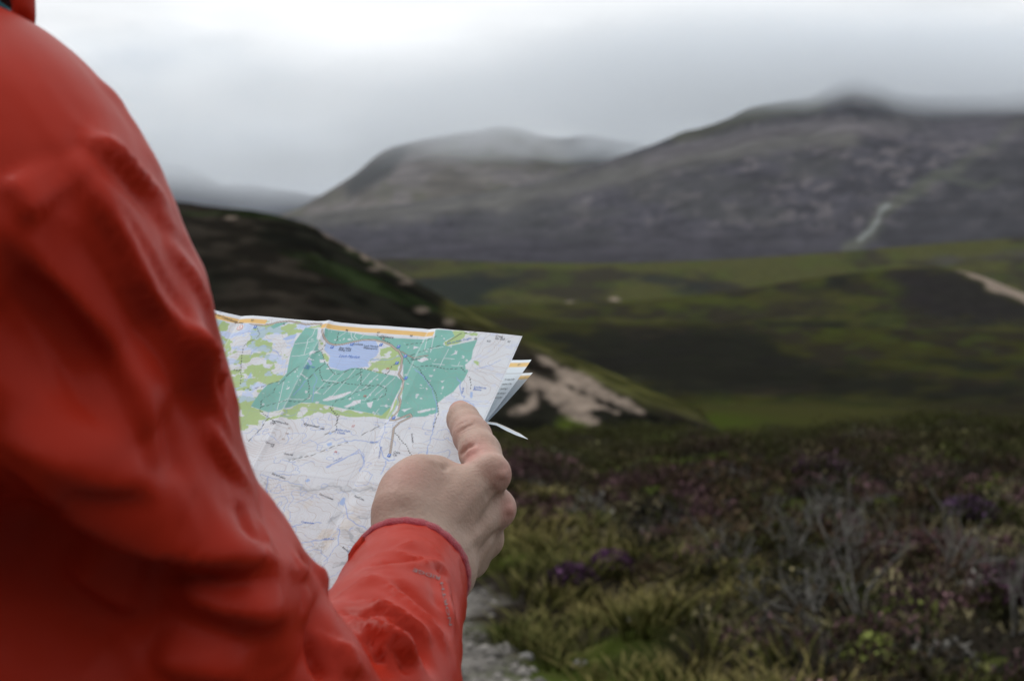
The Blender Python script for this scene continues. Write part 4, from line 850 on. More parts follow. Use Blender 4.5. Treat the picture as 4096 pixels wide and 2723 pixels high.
# cuff: fleece binding round the opening, and the closing tab
ca = unit(FA[6][0]-FA[4][0]); cc = at(1664, 2300, 0.9990)
e1 = unit(np.cross(ca, UP)); e2 = np.cross(e1, ca)
nb_, nc = 96, 14
th = np.linspace(0, 2*np.pi, nb_, endpoint=False)
rad = []
for q in th:
    dirn = e1*math.cos(q)+e2*math.sin(q)
    hit = jbvh.ray_cast(Vector(cc-ca*.0012+dirn*.06), Vector(-dirn)); rad.append((np.array(hit[0])-cc)@dirn if hit[0] is not None else .024)
rad = np.array(rad); rad = np.clip(rad, np.median(rad)*.8, np.median(rad)*1.2); rad = np.convolve(np.r_[rad[-4:], rad, rad[:4]], np.ones(9)/9, 'valid')
ph = np.linspace(0, 2*np.pi, nc, endpoint=False)
Vb = np.array([[cc+ca*(.0010+.0038*math.sin(p_))+(e1*math.cos(q)+e2*math.sin(q))*(r_+.0001+.0018*math.cos(p_)+.0002*math.sin(q*23)) for p_ in ph] for q, r_ in zip(th, rad)])
Fb = np.array([(i*nc+j, ((i+1) % nb_)*nc+j, ((i+1) % nb_)*nc+(j+1) % nc, i*nc+(j+1) % nc) for i in range(nb_) for j in range(nc)])
under(mesh_np('cuff_binding', Vb.reshape(-1, 3), Fb, M_fleece), jacket)
tb = [(1392, 2216, .966), (1410, 2184, .974), (1442, 2146, .984), (1474, 2188, .992), (1490, 2245, .985), (1430, 2310, .962), (1390, 2290, .958)]
T0 = np.array([at(*q) for q in tb]); T1 = T0+np.array([.001, .0022, 0]); nT = len(tb)
under(mesh_np('cuff_tab', np.r_[T0, T1], [np.array([list(range(nT))]), np.array([list(range(2*nT-1, nT-1, -1))]), np.array([(i, i+nT, (i+1) % nT+nT, (i+1) % nT) for i in range(nT)])], M_shell, smooth=False), jacket)

# lettering on the sleeve, upside down to us, following the cloth
lets = Ink()
def sleeve_word(s, p0, p1, hpx):
    V, T = text_mesh(s)
    x0, x1 = V[:, 0].min(), V[:, 0].max(); p0 = np.array(p0, float); p1 = np.array(p1, float)
    u = (p1-p0)/(x1-x0); L = np.linalg.norm(p1-p0); n_ = np.array([-u[1], u[0]]); n_ = n_/np.linalg.norm(n_)*hpx/0.7
    o = Vector((0, 0, CAM_Z)); out_ = []
    for x, y in V:
        q = p0+u*(x-x0)-n_*y*(1.0)
        d = (Vector(at(q[0], q[1], 1.0))-o).normalized(); h = jbvh.ray_cast(o, d)
        out_.append(np.array(h[0]+h[1]*.0003) if h[0] is not None else at(q[0], q[1], .98))
    lets.add(np.array(out_), T, (0.2, 0.2, 0.21))
sleeve_word('RIDGE', (1758, 2312), (1652, 2278), 14)
sleeve_word('NORTH', (1802, 2500), (1766, 2330), 12)
lets.build('sleeve_lettering', M_grey, jacket)

# hood lying on the shoulder, its dark mouth and the teal collar inside
H = Field()
H.chain([(at(-420, -520, .80), .030), (at(-60, -330, .765), .020), (at(62, -130, .752), .0062), (at(88, 0, .748), .0038), (at(100, 70, .748), .0030), (at(82, 124, .75), .0032)], .004)
H.chain([(at(82, 124, .75), .0032), (at(-60, 106, .76), .0044), (at(-300, 70, .79), .006)], .004)
H.chain([(body(.105*math.sin(q), -.005+.085*-math.cos(q), 1.515+.012*math.cos(q)), .017) for q in np.linspace(-2.2, 2.2, 13)], .01)
H.ell(body(0, -.098, 1.500), (.112, .030, .050), BODY_AX, .03).ell(body(0, -.118, 1.445), (.070, .022, .060), BODY_AX, .03)
HV, HF = grow(H, (-.52, .60, 1.36), (-.10, 1.02, 1.66), .0024)
HV = relax(HV, HF, 2)
hb_ = (HV-np.array([NECK[0], NECK[1], 0])); hr_ = hb_@RGT; hz_ = HV[:, 2]
hw_ = (1-np.abs(2*fbm(hz_*32+np.abs(hr_)*14, hr_*11, 741, 2)-1)*1.5).clip(0, 1)**2
HV = HV+vnormals(HV, HF)*(hw_*.004*sstep(.02, .06, -(hb_@FWD)))[:, None]
HV = sculpt(HV, HF, [([(60, -60), (85, 20), (105, 90)], 1.5, 2.5), ([(30, -40), (50, 40)], -1.2, 3)])
under(mesh_np('hood', HV, HF, M_shell), jacket)
C_ = Field().chain([(at(-330, -60, .80), .010), (at(-60, 12, .772), .0036), (at(58, 74, .764), .0020)], .004)
CV, CF = grow(C_, (-.30, .70, 1.45), (-.10, .88, 1.60), .0016)
under(mesh_np('collar', CV, CF, M_teal), person)
C_ = Field().cone(at(-460, -320, .87), at(-60, -60, .80), .05, .016, .02)
CV, CF = grow(C_, (-.36, .70, 1.45), (-.10, .98, 1.68), .004)
under(mesh_np('hood_lining', CV, CF, M_lining), jacket)

# ---------------------------------------------------------------- the right hand
Hn = Field()
P = at
wr = P(1690, 2258, 1.030)
kk = .0065
for a, b, ra, rb in ((P(1625, 2165, 1.022), P(1962, 1900, 1.056), .0135, .0090), (P(1690, 2200, 1.024), P(1988, 2035, 1.072), .0135, .0086), (P(1730, 2250, 1.03), P(1945, 2158, 1.078), .0130, .0082), (P(1770, 2295, 1.038), P(1885, 2245, 1.080), .0120, .0078)):
    Hn.cone(a, b, ra, rb, .009)
Hn.cone(wr, P(1610, 2500, .982), .0200, .0205, .010).cone(P(1640, 2230, 1.02), P(1750, 2285, 1.034), .018, .017, .008)
Hn.ell(P(1760, 2080, 1.052), (.024, .014, .022), None, .012)
Hn.cone(P(1760, 2090, 1.05), P(1900, 2010, 1.07), .016, .012, .012)
# thumb: its ball, joint and the bent tip behind
Hn.chain([(P(1612, 2125, 1.024), .0128), (P(1612, 2050, 1.030), .0132), (P(1632, 1968, 1.040), .0122), (P(1682, 1930, 1.048), .0119), (P(1738, 1920, 1.058), .0108)], .008)
Hn.chain([(P(1738, 1920, 1.058), .0104), (P(1800, 1975, 1.088), .0092), (P(1850, 2050, 1.100), .0075)], .006)
Hn.cone(P(1690, 2030, 1.042), P(1900, 1945, 1.058), .0140, .0098, .007)
# index finger, laid on the map
MCP, PIP, DIP, TIP = P(1963, 1893, 1.056), P(1889, 1744, 1.092), P(1853, 1678, 1.113), P(1842, 1650, 1.126)
Hn.chain([(MCP, .0092), (P(1920, 1810, 1.075), .0098), (PIP, .0091), (P(1870, 1710, 1.103), .0082), (DIP, .0078), (TIP, .0064)], .004)
Hn.ell(P(1965, 1893, 1.051), (.0084, .0078, .0088), None, .004)
Hn.ell(P(1990, 2033, 1.066), (.0084, .0078, .0090), None, .004)
# the other fingers, curled under
Hn.chain([(P(1988, 2035, 1.072), .0086), (P(1950, 2020, 1.108), .0088), (P(1868, 2060, 1.118), .0082), (P(1838, 2100, 1.100), .0068)], .003)
Hn.chain([(P(1945, 2158, 1.078), .0082), (P(1925, 2130, 1.112), .0083), (P(1845, 2160, 1.118), .0077), (P(1822, 2190, 1.100), .0064)], .003)
Hn.chain([(P(1885, 2245, 1.080), .0078), (P(1885, 2215, 1.106), .0072), (P(1820, 2235, 1.112), .0066), (P(1805, 2262, 1.098), .0056)], .003)
NV, NF = grow(Hn, (-.085, .93, 1.24), (.012, 1.15, 1.385), .0010)
NV = relax(NV, NF, 3)
NV = sculpt(NV, NF, [
    ([(2022, 1955), (1995, 1990), (1960, 2050), (1900, 2140)], -2.6, 4.0), ([(2018, 2110), (1975, 2150), (1910, 2225)], -2.2, 3.5),
    ([(1955, 1910), (1880, 2010), (1790, 2110)], 0.9, 3.2), ([(1985, 2045), (1930, 2120), (1840, 2200)], 1.1, 3.2),
    ([(2005, 1880), (2012, 1900), (2008, 1920)], 1.0, 3.0), ([(2035, 2015), (2040, 2035), (2035, 2058)], 1.0, 3.0),
    ([(1826, 1733), (1850, 1716), (1880, 1700), (1908, 1690)], -0.8, 1.1), ([(1822, 1745), (1850, 1730), (1890, 1712)], -0.35, 0.8), ([(1812, 1712), (1845, 1694), (1885, 1676)], -0.3, 0.8),
    ([(1836, 1826), (1850, 1806), (1872, 1788), (1905, 1778)], -1.3, 1.6), ([(1858, 1822), (1885, 1800), (1925, 1792)], 0.8, 2.2),
    ([(1800, 1850), (1790, 1864), (1765, 1880)], -1.2, 1.8), ([(1700, 1840), (1760, 1850), (1785, 1862)], 0.5, 2.5),
    ([(1990, 1940), (1965, 1965), (1940, 2000)], -0.9, 3), ([(1600, 1990), (1640, 2060), (1650, 2150)], -0.6, 5)])
NV = relax(NV, NF, 1)
npx, npy = proj(NV)
skin = np.array([0.375, 0.266, 0.216]); ruddy = np.array([0.45, 0.238, 0.205]); pale = np.array([0.40, 0.305, 0.25])
sc = np.broadcast_to(skin, NV.shape).copy()
def blush(c, col, ctr, r):
    d = np.linalg.norm(NV-ctr, axis=1); return mix(c, col, np.exp(-(d/r)**2))
for q, r_, c_ in ((MCP+np.array([.006, -.006, 0]), .007, ruddy), (P(2035, 2040, 1.062), .008, ruddy), (TIP, .011, ruddy), (PIP, .012, mix(skin[None], ruddy, np.array([.6]))[0]), (P(1890, 1810, 1.06), .010, ruddy*1.04), (P(1620, 1880, 1.03), .014, mix(skin[None], ruddy, np.array([.5]))[0]), (P(1700, 2130, 1.0), .02, pale), (P(1600, 2080, 1.0), .012, pale)):
    sc = blush(sc, c_, q, r_)
sc = sc*(0.93+0.14*fbm(NV[:, 0]*420+NV[:, 1]*90, NV[:, 2]*420, 801, 3))[:, None]
for (x, y) in ((1597, 1872), (1612, 2005), (1868, 2260)):                      # moles
    d = np.linalg.norm(NV-np.array(P(x, y, 1.03)), axis=1)
    sc = mix(sc, np.array([0.2, 0.10, 0.07]), sstep(4, 1.5, np.hypot(npx-x, npy-y))*(d < .05)*0.6)

# ---- the rest of the body under the clothes: head and neck, the left hand
Bd = Field()
hc = body(.0, .055, 1.655)
def hd(r, f, z): return hc+RGT*r+FWD*f+UP*z
Bd.cone(body(0, -.01, 1.44), hd(0, -.03, -.06), .058, .054, .02)
Bd.ell(hd(0, -.015, .03), (.074, .095, .092), BODY_AX, .02).ell(hd(0, .03, -.05), (.055, .062, .068), BODY_AX, .03).cone(hd(0, .065, -.095), hd(0, .07, -.1), .022, .02, .02)
Bd.cone(hd(0, .083, .012), hd(0, .104, -.022), .009, .013, .012).ell(hd(0, .088, -.052), (.022, .010, .008), BODY_AX, .008)
for s_ in (-1, 1):
    Bd.ell(hd(s_*.076, -.012, -.005), (.010, .020, .032), BODY_AX, .006).ell(hd(s_*.032, .074, .008), (.013, .010, .010), BODY_AX, .006).cone(hd(s_*.018, .084, .026), hd(s_*.048, .070, .026), .008, .007, .01)
Bd.chain([(LE, .040), (LW, .024), (LH+np.array([-.02, -.02, -.03]), .022)], .012)
lu = unit(MAP_U)*-1; lv = MAP_V
pc = LH+np.array([-.018, -.012, -.024])
Bd.cone(pc, LH+MAP_N*.010+MAP_U*-.012+lv*.02, .020, .015, .01)
Bd.chain([(LH-MAP_N*-.006+lv*.012-MAP_U*.010, .0105), (LH+MAP_N*.0105+MAP_U*.012-lv*.002, .0092), (LH+MAP_N*.0105+MAP_U*.032-lv*.010, .0075)], .004)
for q in range(4):
    o_ = lv*(.026-.018*q)
    Bd.chain([(LH-MAP_U*.016-MAP_N*.004+o_, .0092), (LH-MAP_N*.016+o_-MAP_U*.004, .0085), (LH-MAP_N*.013+o_+MAP_U*.022, .0080), (LH-MAP_N*.011+o_+MAP_U*(.040-.004*abs(q-1)), .0066)], .003)
BV, BF = grow(Bd, (-.60, .70, 1.10), (-.12, 1.36, 1.80), .0034)
BV = relax(BV, BF, 2)
bc = np.broadcast_to(skin, BV.shape)*(0.95+0.1*fbm(BV[:, 0]*120+BV[:, 1]*70, BV[:, 2]*120, 805, 3))[:, None]
under(mesh_np('body', np.r_[NV, BV], np.r_[NF, BF+len(NV)], M_skin, col=np.r_[sc, bc]), person)
Hr = Field().ell(hd(0, -.028, .045), (.082, .098, .090), BODY_AX, .01).ell(hd(0, -.055, -.03), (.070, .062, .075), BODY_AX, .02).carve(hd(0, .14, -.06), hd(0, .14, .03), .085, .085, .01)
RV, RF = grow(Hr, (-.50, .70, 1.52), (-.12, 1.06, 1.84), .003)
RN = vnormals(RV, RF); RV = RV+RN*((fbm(RV[:, 0]*160+RV[:, 1]*160, RV[:, 2]*24, 811, 3)-.5)*.008)[:, None]
under(mesh_np('hair', RV, RF, M_hair), person)
L_ = Field().ell(body(0, 0, .92), (.165, .125, .12), BODY_AX, .03)
for s_, fo in ((-1, .03), (1, -.03)):
    L_.chain([(body(s_*.09, 0, .86), .092), (body(s_*.10, fo*.6+.01, .47), .066), (body(s_*.10, fo-.01, .10), .056)], .02)
L_.cut((0, 0, .055), (0, 0, -1))
LV, LF = grow(L_, (-.75, .45, .02), (.10, 1.2, 1.08), .007)
LN = vnormals(LV, LF); LV = LV+LN*((fbm(LV[:, 0]*14+LV[:, 1]*14, LV[:, 2]*26, 821, 3)-.5)*.022)[:, None]
under(mesh_np('trousers', LV, LF, M_trouser), person)
for s_, fo in ((-1, .03), (1, -.03)):
    b_ = Field().cone(body(s_*.10, fo-.02, .10), body(s_*.10, fo-.02, .02), .050, .047, .02).cone(body(s_*.10, fo, .015), body(s_*.105, fo+.14, -.002), .046, .040, .02)
    b_.cut((0, 0, -.045), (0, 0, -1))
    c0 = body(s_*.10, fo+.05, .05)
    V_, F_ = grow(b_, c0-.19, c0+.19, .005)
    under(mesh_np('boot', relax(V_, F_, 1), F_, M_boot), person)
# ================================================================== GROUND COVER
M_veg = material('heath_plants', attr=True, rough=0.9, spec=0.02)
def blades(base, h, n, spread, lean, wid, colr, cvar=0.3, tipcol=None, segs=2):
    """n blades per tuft; base (m,3), h (m,), colr (m,3). Returns V, F, C of one mesh"""
    m = len(base); T = m*n
    b = np.repeat(base, n, 0); hh_ = np.repeat(h, n)*rng.uniform(0.55, 1.1, T)
    az = rng.uniform(0, 2*np.pi, T); rr = np.sqrt(rng.uniform(0, 1, T))*np.repeat(spread, n)
    root = b+np.stack([np.cos(az)*rr*0.6, np.sin(az)*rr*0.6, np.zeros(T)], 1)
    dirx = np.stack([np.cos(az), np.sin(az)], 1)*(rr*lean)[:, None]
    side = np.stack([-np.sin(az+rng.normal(0, .8, T)), np.cos(az+rng.normal(0, .8, T)), np.zeros(T)], 1)
    wv = np.repeat(wid, n)*rng.uniform(0.7, 1.3, T)
    mid = root+np.c_[dirx*0.45, hh_*0.62]; tip = root+np.c_[dirx*1.1, hh_]
    V = np.stack([root-side*wv[:, None]*.5, root+side*wv[:, None]*.5, mid+side*wv[:, None]*.45, mid-side*wv[:, None]*.45, tip], 1).reshape(-1, 3)
    k = np.arange(T)[:, None]*5
    F4 = k+np.array([[0, 1, 2, 3]]); F3 = k+np.array([[3, 2, 4]])
    c = np.repeat(colr, n, 0)*rng.uniform(1-cvar, 1+cvar, (T, 1))
    tc_ = c if tipcol is None else np.repeat(tipcol, n, 0)*rng.uniform(1-cvar, 1+cvar, (T, 1))
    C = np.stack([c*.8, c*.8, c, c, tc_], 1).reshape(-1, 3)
    return V, F4, F3, C
def scatter(y0, y1, per_m2, margin=1.35):
    A = []
    Y = y0
    while Y < y1:
        dy = 0.25; half = Y*0.236*margin+1.0
        cnt = rng.poisson(per_m2(Y)*2*half*dy)
        A.append(np.stack([rng.uniform(-half*.8, half, cnt), rng.uniform(Y, Y+dy, cnt)], 1)); Y += dy
    return np.concatenate(A)
def onto(X, Y): return np.stack([X, Y, ground_z(X, Y)-0.01], 1)

pts = scatter(4.5, 62, lambda Y: 26 if Y < 14 else (15 if Y < 24 else (8 if Y < 42 else 3.5)))
X, Y = pts.T
pd = zone_path(X, Y)
edge = -pd
keep = edge > 0.02+0.15*rng.uniform(0, 1, len(X)); X, Y, edge = X[keep], Y[keep], edge[keep]
grassy = (edge < 1.25+1.1*(fbm(X*.8, Y*.8, 905, 3)-.5)*2) & (X > -1)
n1 = fbm(X*.55, Y*.40, 911, 4); n2 = fbm(X*.8+5, Y*.6, 917, 4); n3 = fbm(X*1.1, Y*.9, 923, 3); n4 = fbm(X*.5+9, Y*.35, 929, 3)
n5 = fbm(X*.25, Y*.16, 941, 3)
# grasses by the path
def build_cover(name, mask, hfun, n, spread, lean, wid, cfun, label, cat, tip=None, cvar=.35):
    b = onto(X[mask], Y[mask]); sz = (1+0.25*rng.normal(0, 1, mask.sum()).clip(-1.2, 2))*(1+.5*sstep(38, 50, Y[mask]))
    c, tcol = cfun(mask)
    V, F4, F3, C = blades(b, hfun(mask)*sz, n, np.full(mask.sum(), spread)*sz, lean, np.full(mask.sum(), wid), c, cvar, tcol)
    o = mesh_np(name, V, [F4, F3], M_veg, smooth=False, col=C)
    return tag(o, label, cat, kind='stuff')
def c_grass(m):
    base = np.broadcast_to(np.array([.075, .070, .022]), (m.sum(), 3)); st = np.array([.40, .325, .135])
    f = sstep(.35, .62, n2[m])
    return mix(base, np.array([.050, .056, .016]), f), mix(np.broadcast_to(st, base.shape), np.array([.20, .19, .065]), f*.8)
build_cover('grass', grassy, lambda m: .10+.10*n3[m], 22, .15, 1.3, .009, c_grass, 'yellow green grass tufts along the edge of the gravel path', 'grass')
hm = ~grassy
SPECIES = np.array([(.030, .031, .011), (.044, .030, .018), (.078, .044, .050), (.105, .092, .052), (.088, .085, .078), (.050, .058, .016), (.014, .014, .010)])
def c_heather(m):
    k = m.sum(); far = sstep(13, 20, Y[m])
    wt = np.stack([.30+.5*sstep(.45, .6, n1[m]), .32+.6*sstep(.5, .62, n4[m]), .10+.9*sstep(.50, .62, n2[m])*(.35+.65*far), .16+.9*sstep(.54, .66, n3[m])*(1-far*.8), .08+.6*sstep(.58, .68, n3[m])*.8,
                   .08+1.0*sstep(.56, .68, n1[m]*.4+n4[m]*.6)*(1-far*.6), .30+.6*sstep(.5, .38, n2[m])], 1)
    cs_ = np.cumsum(wt, 1)/wt.sum(1, keepdims=True); nf = .6*fbm(X[m]*1.1, Y[m]*.75, 961, 3)+.4*fbm(X[m]*2.6, Y[m]*1.8, 967, 2); u = (np.argsort(np.argsort(nf))/k*.78+rng.uniform(0, .22, k))[:, None]; sp = (u > cs_).sum(1).clip(0, 6)
    t = SPECIES[sp]*np.exp(rng.normal(0, .38, (k, 1)))
    t = mix(t, np.array([.050, .056, .016]), sstep(24, 31, Y[m])*sstep(.40, .6, n5[m])*.7)
    t = mix(t, np.array([.060, .066, .017]), sstep(36, 46, Y[m])*.75)
    t = t*(1+.45*sstep(18, 11, Y[m]))[:, None]
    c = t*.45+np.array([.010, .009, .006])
    return c, t
def domes(B, r, h, n, size, colr, tipc, sv=.35):
    """rounded bushes: n small leaf sprays spread through a dome at each base point"""
    m = len(B); T = m*n
    az_ = rng.uniform(0, 2*np.pi, T); u = rng.uniform(0, 1, T); zz_ = rng.uniform(0.0, 1.0, T)
    rad_ = np.sqrt(1-zz_**2)*(.55+.45*np.sqrt(u)); hgt_ = zz_*(.6+.4*u)
    lump = 1+.28*np.sin(az_*3+np.repeat(rng.uniform(0, 6, m), n))
    c = np.repeat(B, n, 0)+np.stack([np.cos(az_)*rad_*np.repeat(r, n)*lump, np.sin(az_)*rad_*np.repeat(r, n)*lump, hgt_*np.repeat(h, n)], 1)
    s_ = np.repeat(size, n)*rng.uniform(.6, 1.4, T)
    d1 = rng.normal(0, 1, (T, 3)); d1[:, 2] = np.abs(d1[:, 2])+.6; d1 /= np.linalg.norm(d1, axis=1)[:, None]
    d2 = np.cross(d1, rng.normal(0, 1, (T, 3))); d2 /= np.linalg.norm(d2, axis=1)[:, None]+1e-9
    V = np.stack([c-d2*s_[:, None]*.42, c+d2*s_[:, None]*.42, c+d1*s_[:, None]*1.1], 1).reshape(-1, 3)
    F = np.arange(3*T).reshape(-1, 3)
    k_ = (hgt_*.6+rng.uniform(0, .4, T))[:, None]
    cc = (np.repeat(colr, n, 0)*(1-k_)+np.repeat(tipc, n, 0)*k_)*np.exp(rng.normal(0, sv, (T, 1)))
    return V, F, np.repeat(cc, 3, 0)
# bushy heather: rounded clumps; thin straws stand among them
ph_ = scatter(4.5, 62, lambda Y: 13 if Y < 14 else (8 if Y < 24 else (5 if Y < 40 else 2.5)))
allX, allY, alls = X, Y, (n1, n2, n3, n4, n5)
hx, hy = ph_.T; ok = zone_path(hx, hy) < -.12; hx, hy = hx[ok], hy[ok]
near_path = (-zone_path(hx, hy) < .85) & (hx > -1); hx, hy = hx[~near_path], hy[~near_path]
X, Y = hx, hy
n1 = fbm(X*.55, Y*.40, 911, 4); n2 = fbm(X*.8+5, Y*.6, 917, 4); n3 = fbm(X*1.1, Y*.9, 923, 3); n4 = fbm(X*.5+9, Y*.35, 929, 3); n5 = fbm(X*.25, Y*.16, 941, 3)
c0_, t0_ = c_heather(np.ones(len(X), bool))
brow = sstep(23, 30, Y)[:, None]*.65
t0_ = t0_*(1-brow)+np.array([.040, .042, .016])*brow
szr = rng.uniform(.12, .27, len(X))*(1+.4*sstep(16, 30, Y)); hh2 = szr*rng.uniform(.55, 1.1, len(X))*(.7+.7*n2)
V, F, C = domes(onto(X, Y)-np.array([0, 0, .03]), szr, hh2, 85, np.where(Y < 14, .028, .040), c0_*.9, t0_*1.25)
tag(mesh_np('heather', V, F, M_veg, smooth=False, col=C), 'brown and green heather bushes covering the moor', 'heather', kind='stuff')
X, Y = allX, allY; n1, n2, n3, n4, n5 = alls
thin = hm & (rng.uniform(0, 1, len(X)) < .30)
build_cover('moor_grass', thin, lambda m: (.10+.22*n2[m])*(.7+.6*n1[m]), 12, .18, 1.2, .007, c_heather, 'thin straws and sedge standing among the heather', 'grass', cvar=.45)
# gravel
gp = scatter(6.5, 20, lambda Y: 260 if Y < 11 else 120, 1.0)
gp = gp[(zone_path(gp[:, 0], gp[:, 1]) > .0)]
def pebbles(P, r, colr):
    m = len(P)
    ico = np.array([(1, 0, 0), (-1, 0, 0), (0, 1, 0), (0, -1, 0), (0, 0, 1), (0, 0, -1)], float)
    tri = np.array([(0, 2, 4), (2, 1, 4), (1, 3, 4), (3, 0, 4), (2, 0, 5), (1, 2, 5), (3, 1, 5), (0, 3, 5)])
    V = ico[None]*(r[:, None, None]*rng.uniform(.7, 1.25, (m, 6, 1)))*np.array([1, 1, .6])+rng.normal(0, .12, (m, 6, 3))*r[:, None, None]+P[:, None]
    F = (np.arange(m)[:, None, None]*6+tri[None]).reshape(-1, 3)
    return V.reshape(-1, 3), F, np.repeat(colr, 6, 0)
gz = onto(gp[:, 0], gp[:, 1])
gc = np.array([.15, .142, .132])*rng.uniform(.5, 1.9, (len(gp), 1))*np.array([1, 1, 1])
V, F, C = pebbles(gz+np.array([0, 0, .012]), rng.gamma(2.2, .007, len(gp))+.005, gc)
tag(mesh_np('gravel', V, F, M_veg, smooth=False, col=C), 'loose grey gravel on the walking path', 'gravel', kind='stuff')

def ground_at(px, py):
    """where the sight line through (px, py) meets the ground"""
    d = np.linspace(3, 60, 4000); p = atv(np.full(4000, px), np.full(4000, py), d)
    h = p[:, 2]-ground_z(p[:, 0], p[:, 1]); i = np.argmax(h < 0); return p[i]
# pale stones that stand out
for (px, py, r, lb) in ((2532, 2492, .03, 'small white stone among the heather beside the path'), (2105, 2640, .035, 'pale angular stone in the middle of the gravel path'), (2320, 2672, .04, 'flat grey stone at the grassy edge of the gravel path')):
    p = ground_at(px, py); nl, nm = 10, 14
    la, lo = np.meshgrid(np.linspace(-np.pi/2, np.pi/2, nl), np.linspace(0, 2*np.pi, nm, endpoint=False), indexing='ij')
    q = np.stack([np.cos(la)*np.cos(lo), np.cos(la)*np.sin(lo), np.sin(la)*.6], -1)
    q = q*(1+.5*(fbm(lo/np.pi*1.5*np.cos(la)+px, la*1.2+py, 951, 3)-.5)[..., None]); q[0] = q[0, 0]; q[-1] = q[-1, 0]
    q = np.sign(q)*np.abs(q)**.8*r
    z = np.transpose(q, (1, 0, 2)).reshape(-1, 3)
    o = mesh_np('stone', z, grid_faces(nm, nl, True), material('stone', color=(.20, .195, .19), rough=.9, nscale=60, namount=.3, bump=.5, bscale=90), smooth=False)
    o.location = p+np.array([0, 0, r*.35]); tag(o, lb, 'stone', 'loose stones')

# dead, bleached heather: bare branching stems
M_dead = material('bleached_wood', color=(.135, .13, .118), rough=.9, nscale=90, namount=.4)
def dead_shrub(px, py, hgt, nst, seed, lean, label):
    r_ = np.random.default_rng(seed); p = ground_at(px, py)
    root = empty('dead_shrub', p); tag(root, label, 'dead shrub', 'bleached dead heather')
    def tube(pts, r0, r1, ns=5):
        pts = np.array(pts); k = len(pts); V = []
        for i in range(k):
            t = pts[min(i+1, k-1)]-pts[max(i-1, 0)]; t = t/(np.linalg.norm(t)+1e-9)
            a = np.cross(t, [0.3, 1, .1]); a /= np.linalg.norm(a); b = np.cross(t, a); rr = r0+(r1-r0)*i/(k-1)
            for j in range(ns):
                q = 2*np.pi*j/ns; V.append(pts[i]+(a*math.cos(q)+b*math.sin(q))*rr)
        F = [(i*ns+j, i*ns+(j+1) % ns, (i+1)*ns+(j+1) % ns, (i+1)*ns+j) for i in range(k-1) for j in range(ns)]
        return np.array(V), np.array(F)
    def walk(start, d, L, n=7, wob=.28):
        P_ = [np.array(start)]; d = unit(d)
        for i in range(n-1):
            d = unit(d+r_.normal(0, wob, 3)+np.array([0, 0, .06])); P_.append(P_[-1]+d*L/(n-1))
        return P_, d
    for s_ in range(nst):
        az = r_.uniform(0, 2*np.pi)
        tr, d = walk((r_.normal(0, .03), r_.normal(0, .03), -.02), (math.cos(az)*.5+lean, math.sin(az)*.4, 1.0), hgt*r_.uniform(.7, 1.1))
        VV, FF, n0 = [], [], 0
        V, F = tube(tr, .0075, .003); VV.append(V); FF.append(F); n0 += len(V)
        for t in range(5):
            i = r_.integers(2, 7); a2 = r_.uniform(0, 2*np.pi)
            tw, _ = walk(tr[i], (math.cos(a2)+lean, math.sin(a2), .9), hgt*r_.uniform(.25, .5), 5, .35)
            V, F = tube(tw, .0032, .0012, 4); VV.append(V); FF.append(F+n0); n0 += len(V)
            for u in range(2):
                a3 = r_.uniform(0, 2*np.pi); tw2, _ = walk(tw[r_.integers(2, 5)], (math.cos(a3), math.sin(a3), .8), hgt*r_.uniform(.12, .25), 4, .35)
                V, F = tube(tw2, .0018, .0008, 3); VV.append(V); FF.append(F+n0); n0 += len(V)
        mesh_np('stem', np.concatenate(VV), np.concatenate(FF), M_dead, root)
dead_shrub(3430, 2480, .62, 5, 1, -.05, 'tallest bleached dead shrub with two long bare stems')
dead_shrub(3150, 2230, .45, 6, 2, 0, 'small grey dead shrub between the purple heather and the tallest dead shrub')
dead_shrub(3400, 2260, .42, 7, 3, .15, 'wide pale dead shrub just behind the tallest bare stems')
dead_shrub(3780, 2300, .52, 6, 4, .3, 'grey dead shrub leaning over in front of the purple heather clump')
dead_shrub(3250, 2520, .40, 6, 5, -.5, 'low bleached dead shrub sprawling over brown heather')
dead_shrub(4070, 2540, .38, 5, 6, .1, 'dead shrub cut by the right edge of the picture')
dead_shrub(2960, 2300, .30, 6, 8, -.2, 'short dead twigs nearest the grass by the path')
# heather in flower
def flower_clump(px, py, r, colr, seed, label):
    p = ground_at(px, py+40); root = empty('heather_clump', p); tag(root, label, 'heather', 'heather clumps in flower')
    k = 26; a = rng.uniform(0, 2*np.pi, k); q = np.sqrt(rng.uniform(0, 1, k))*r
    B = np.stack([np.cos(a)*q, np.sin(a)*q, np.zeros(k)-.02], 1); h_ = .10+.7*r*(1-(q/r)**2*.6); o_ = np.ones((k, 1))
    V, F, C = domes(B, np.full(k, .085), h_, 80, np.full(k, .026), o_*np.array([.022, .022, .010]), o_*np.array([.045, .046, .018]))
    mesh_np('foliage', V, F, M_veg, root, smooth=False, col=C)
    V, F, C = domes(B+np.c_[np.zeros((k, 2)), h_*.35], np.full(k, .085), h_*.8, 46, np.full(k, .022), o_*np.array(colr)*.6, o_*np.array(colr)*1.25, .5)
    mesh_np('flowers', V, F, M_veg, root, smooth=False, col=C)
PUR = (.085, .048, .098)
flower_clump(3870, 2060, .20, PUR, 1, 'round violet heather clump standing alone on dark heather')
flower_clump(2441, 2256, .07, (.085, .036, .092), 2, 'bright purple heather clump nearest the hand')
flower_clump(2290, 2315, .08, (.075, .038, .076), 3, 'dull purple heather clump beside the yellow grass')
flower_clump(3668, 2210, .16, (.095, .05, .055), 4, 'pinkish heather clump between two dead shrubs')
flower_clump(4060, 2420, .22, (.08, .04, .065), 5, 'wide reddish purple heather clump at the right edge of the picture')
flower_clump(3300, 1880, .28, (.075, .042, .07), 6, 'far pale purple heather clump on the brow of the moor')
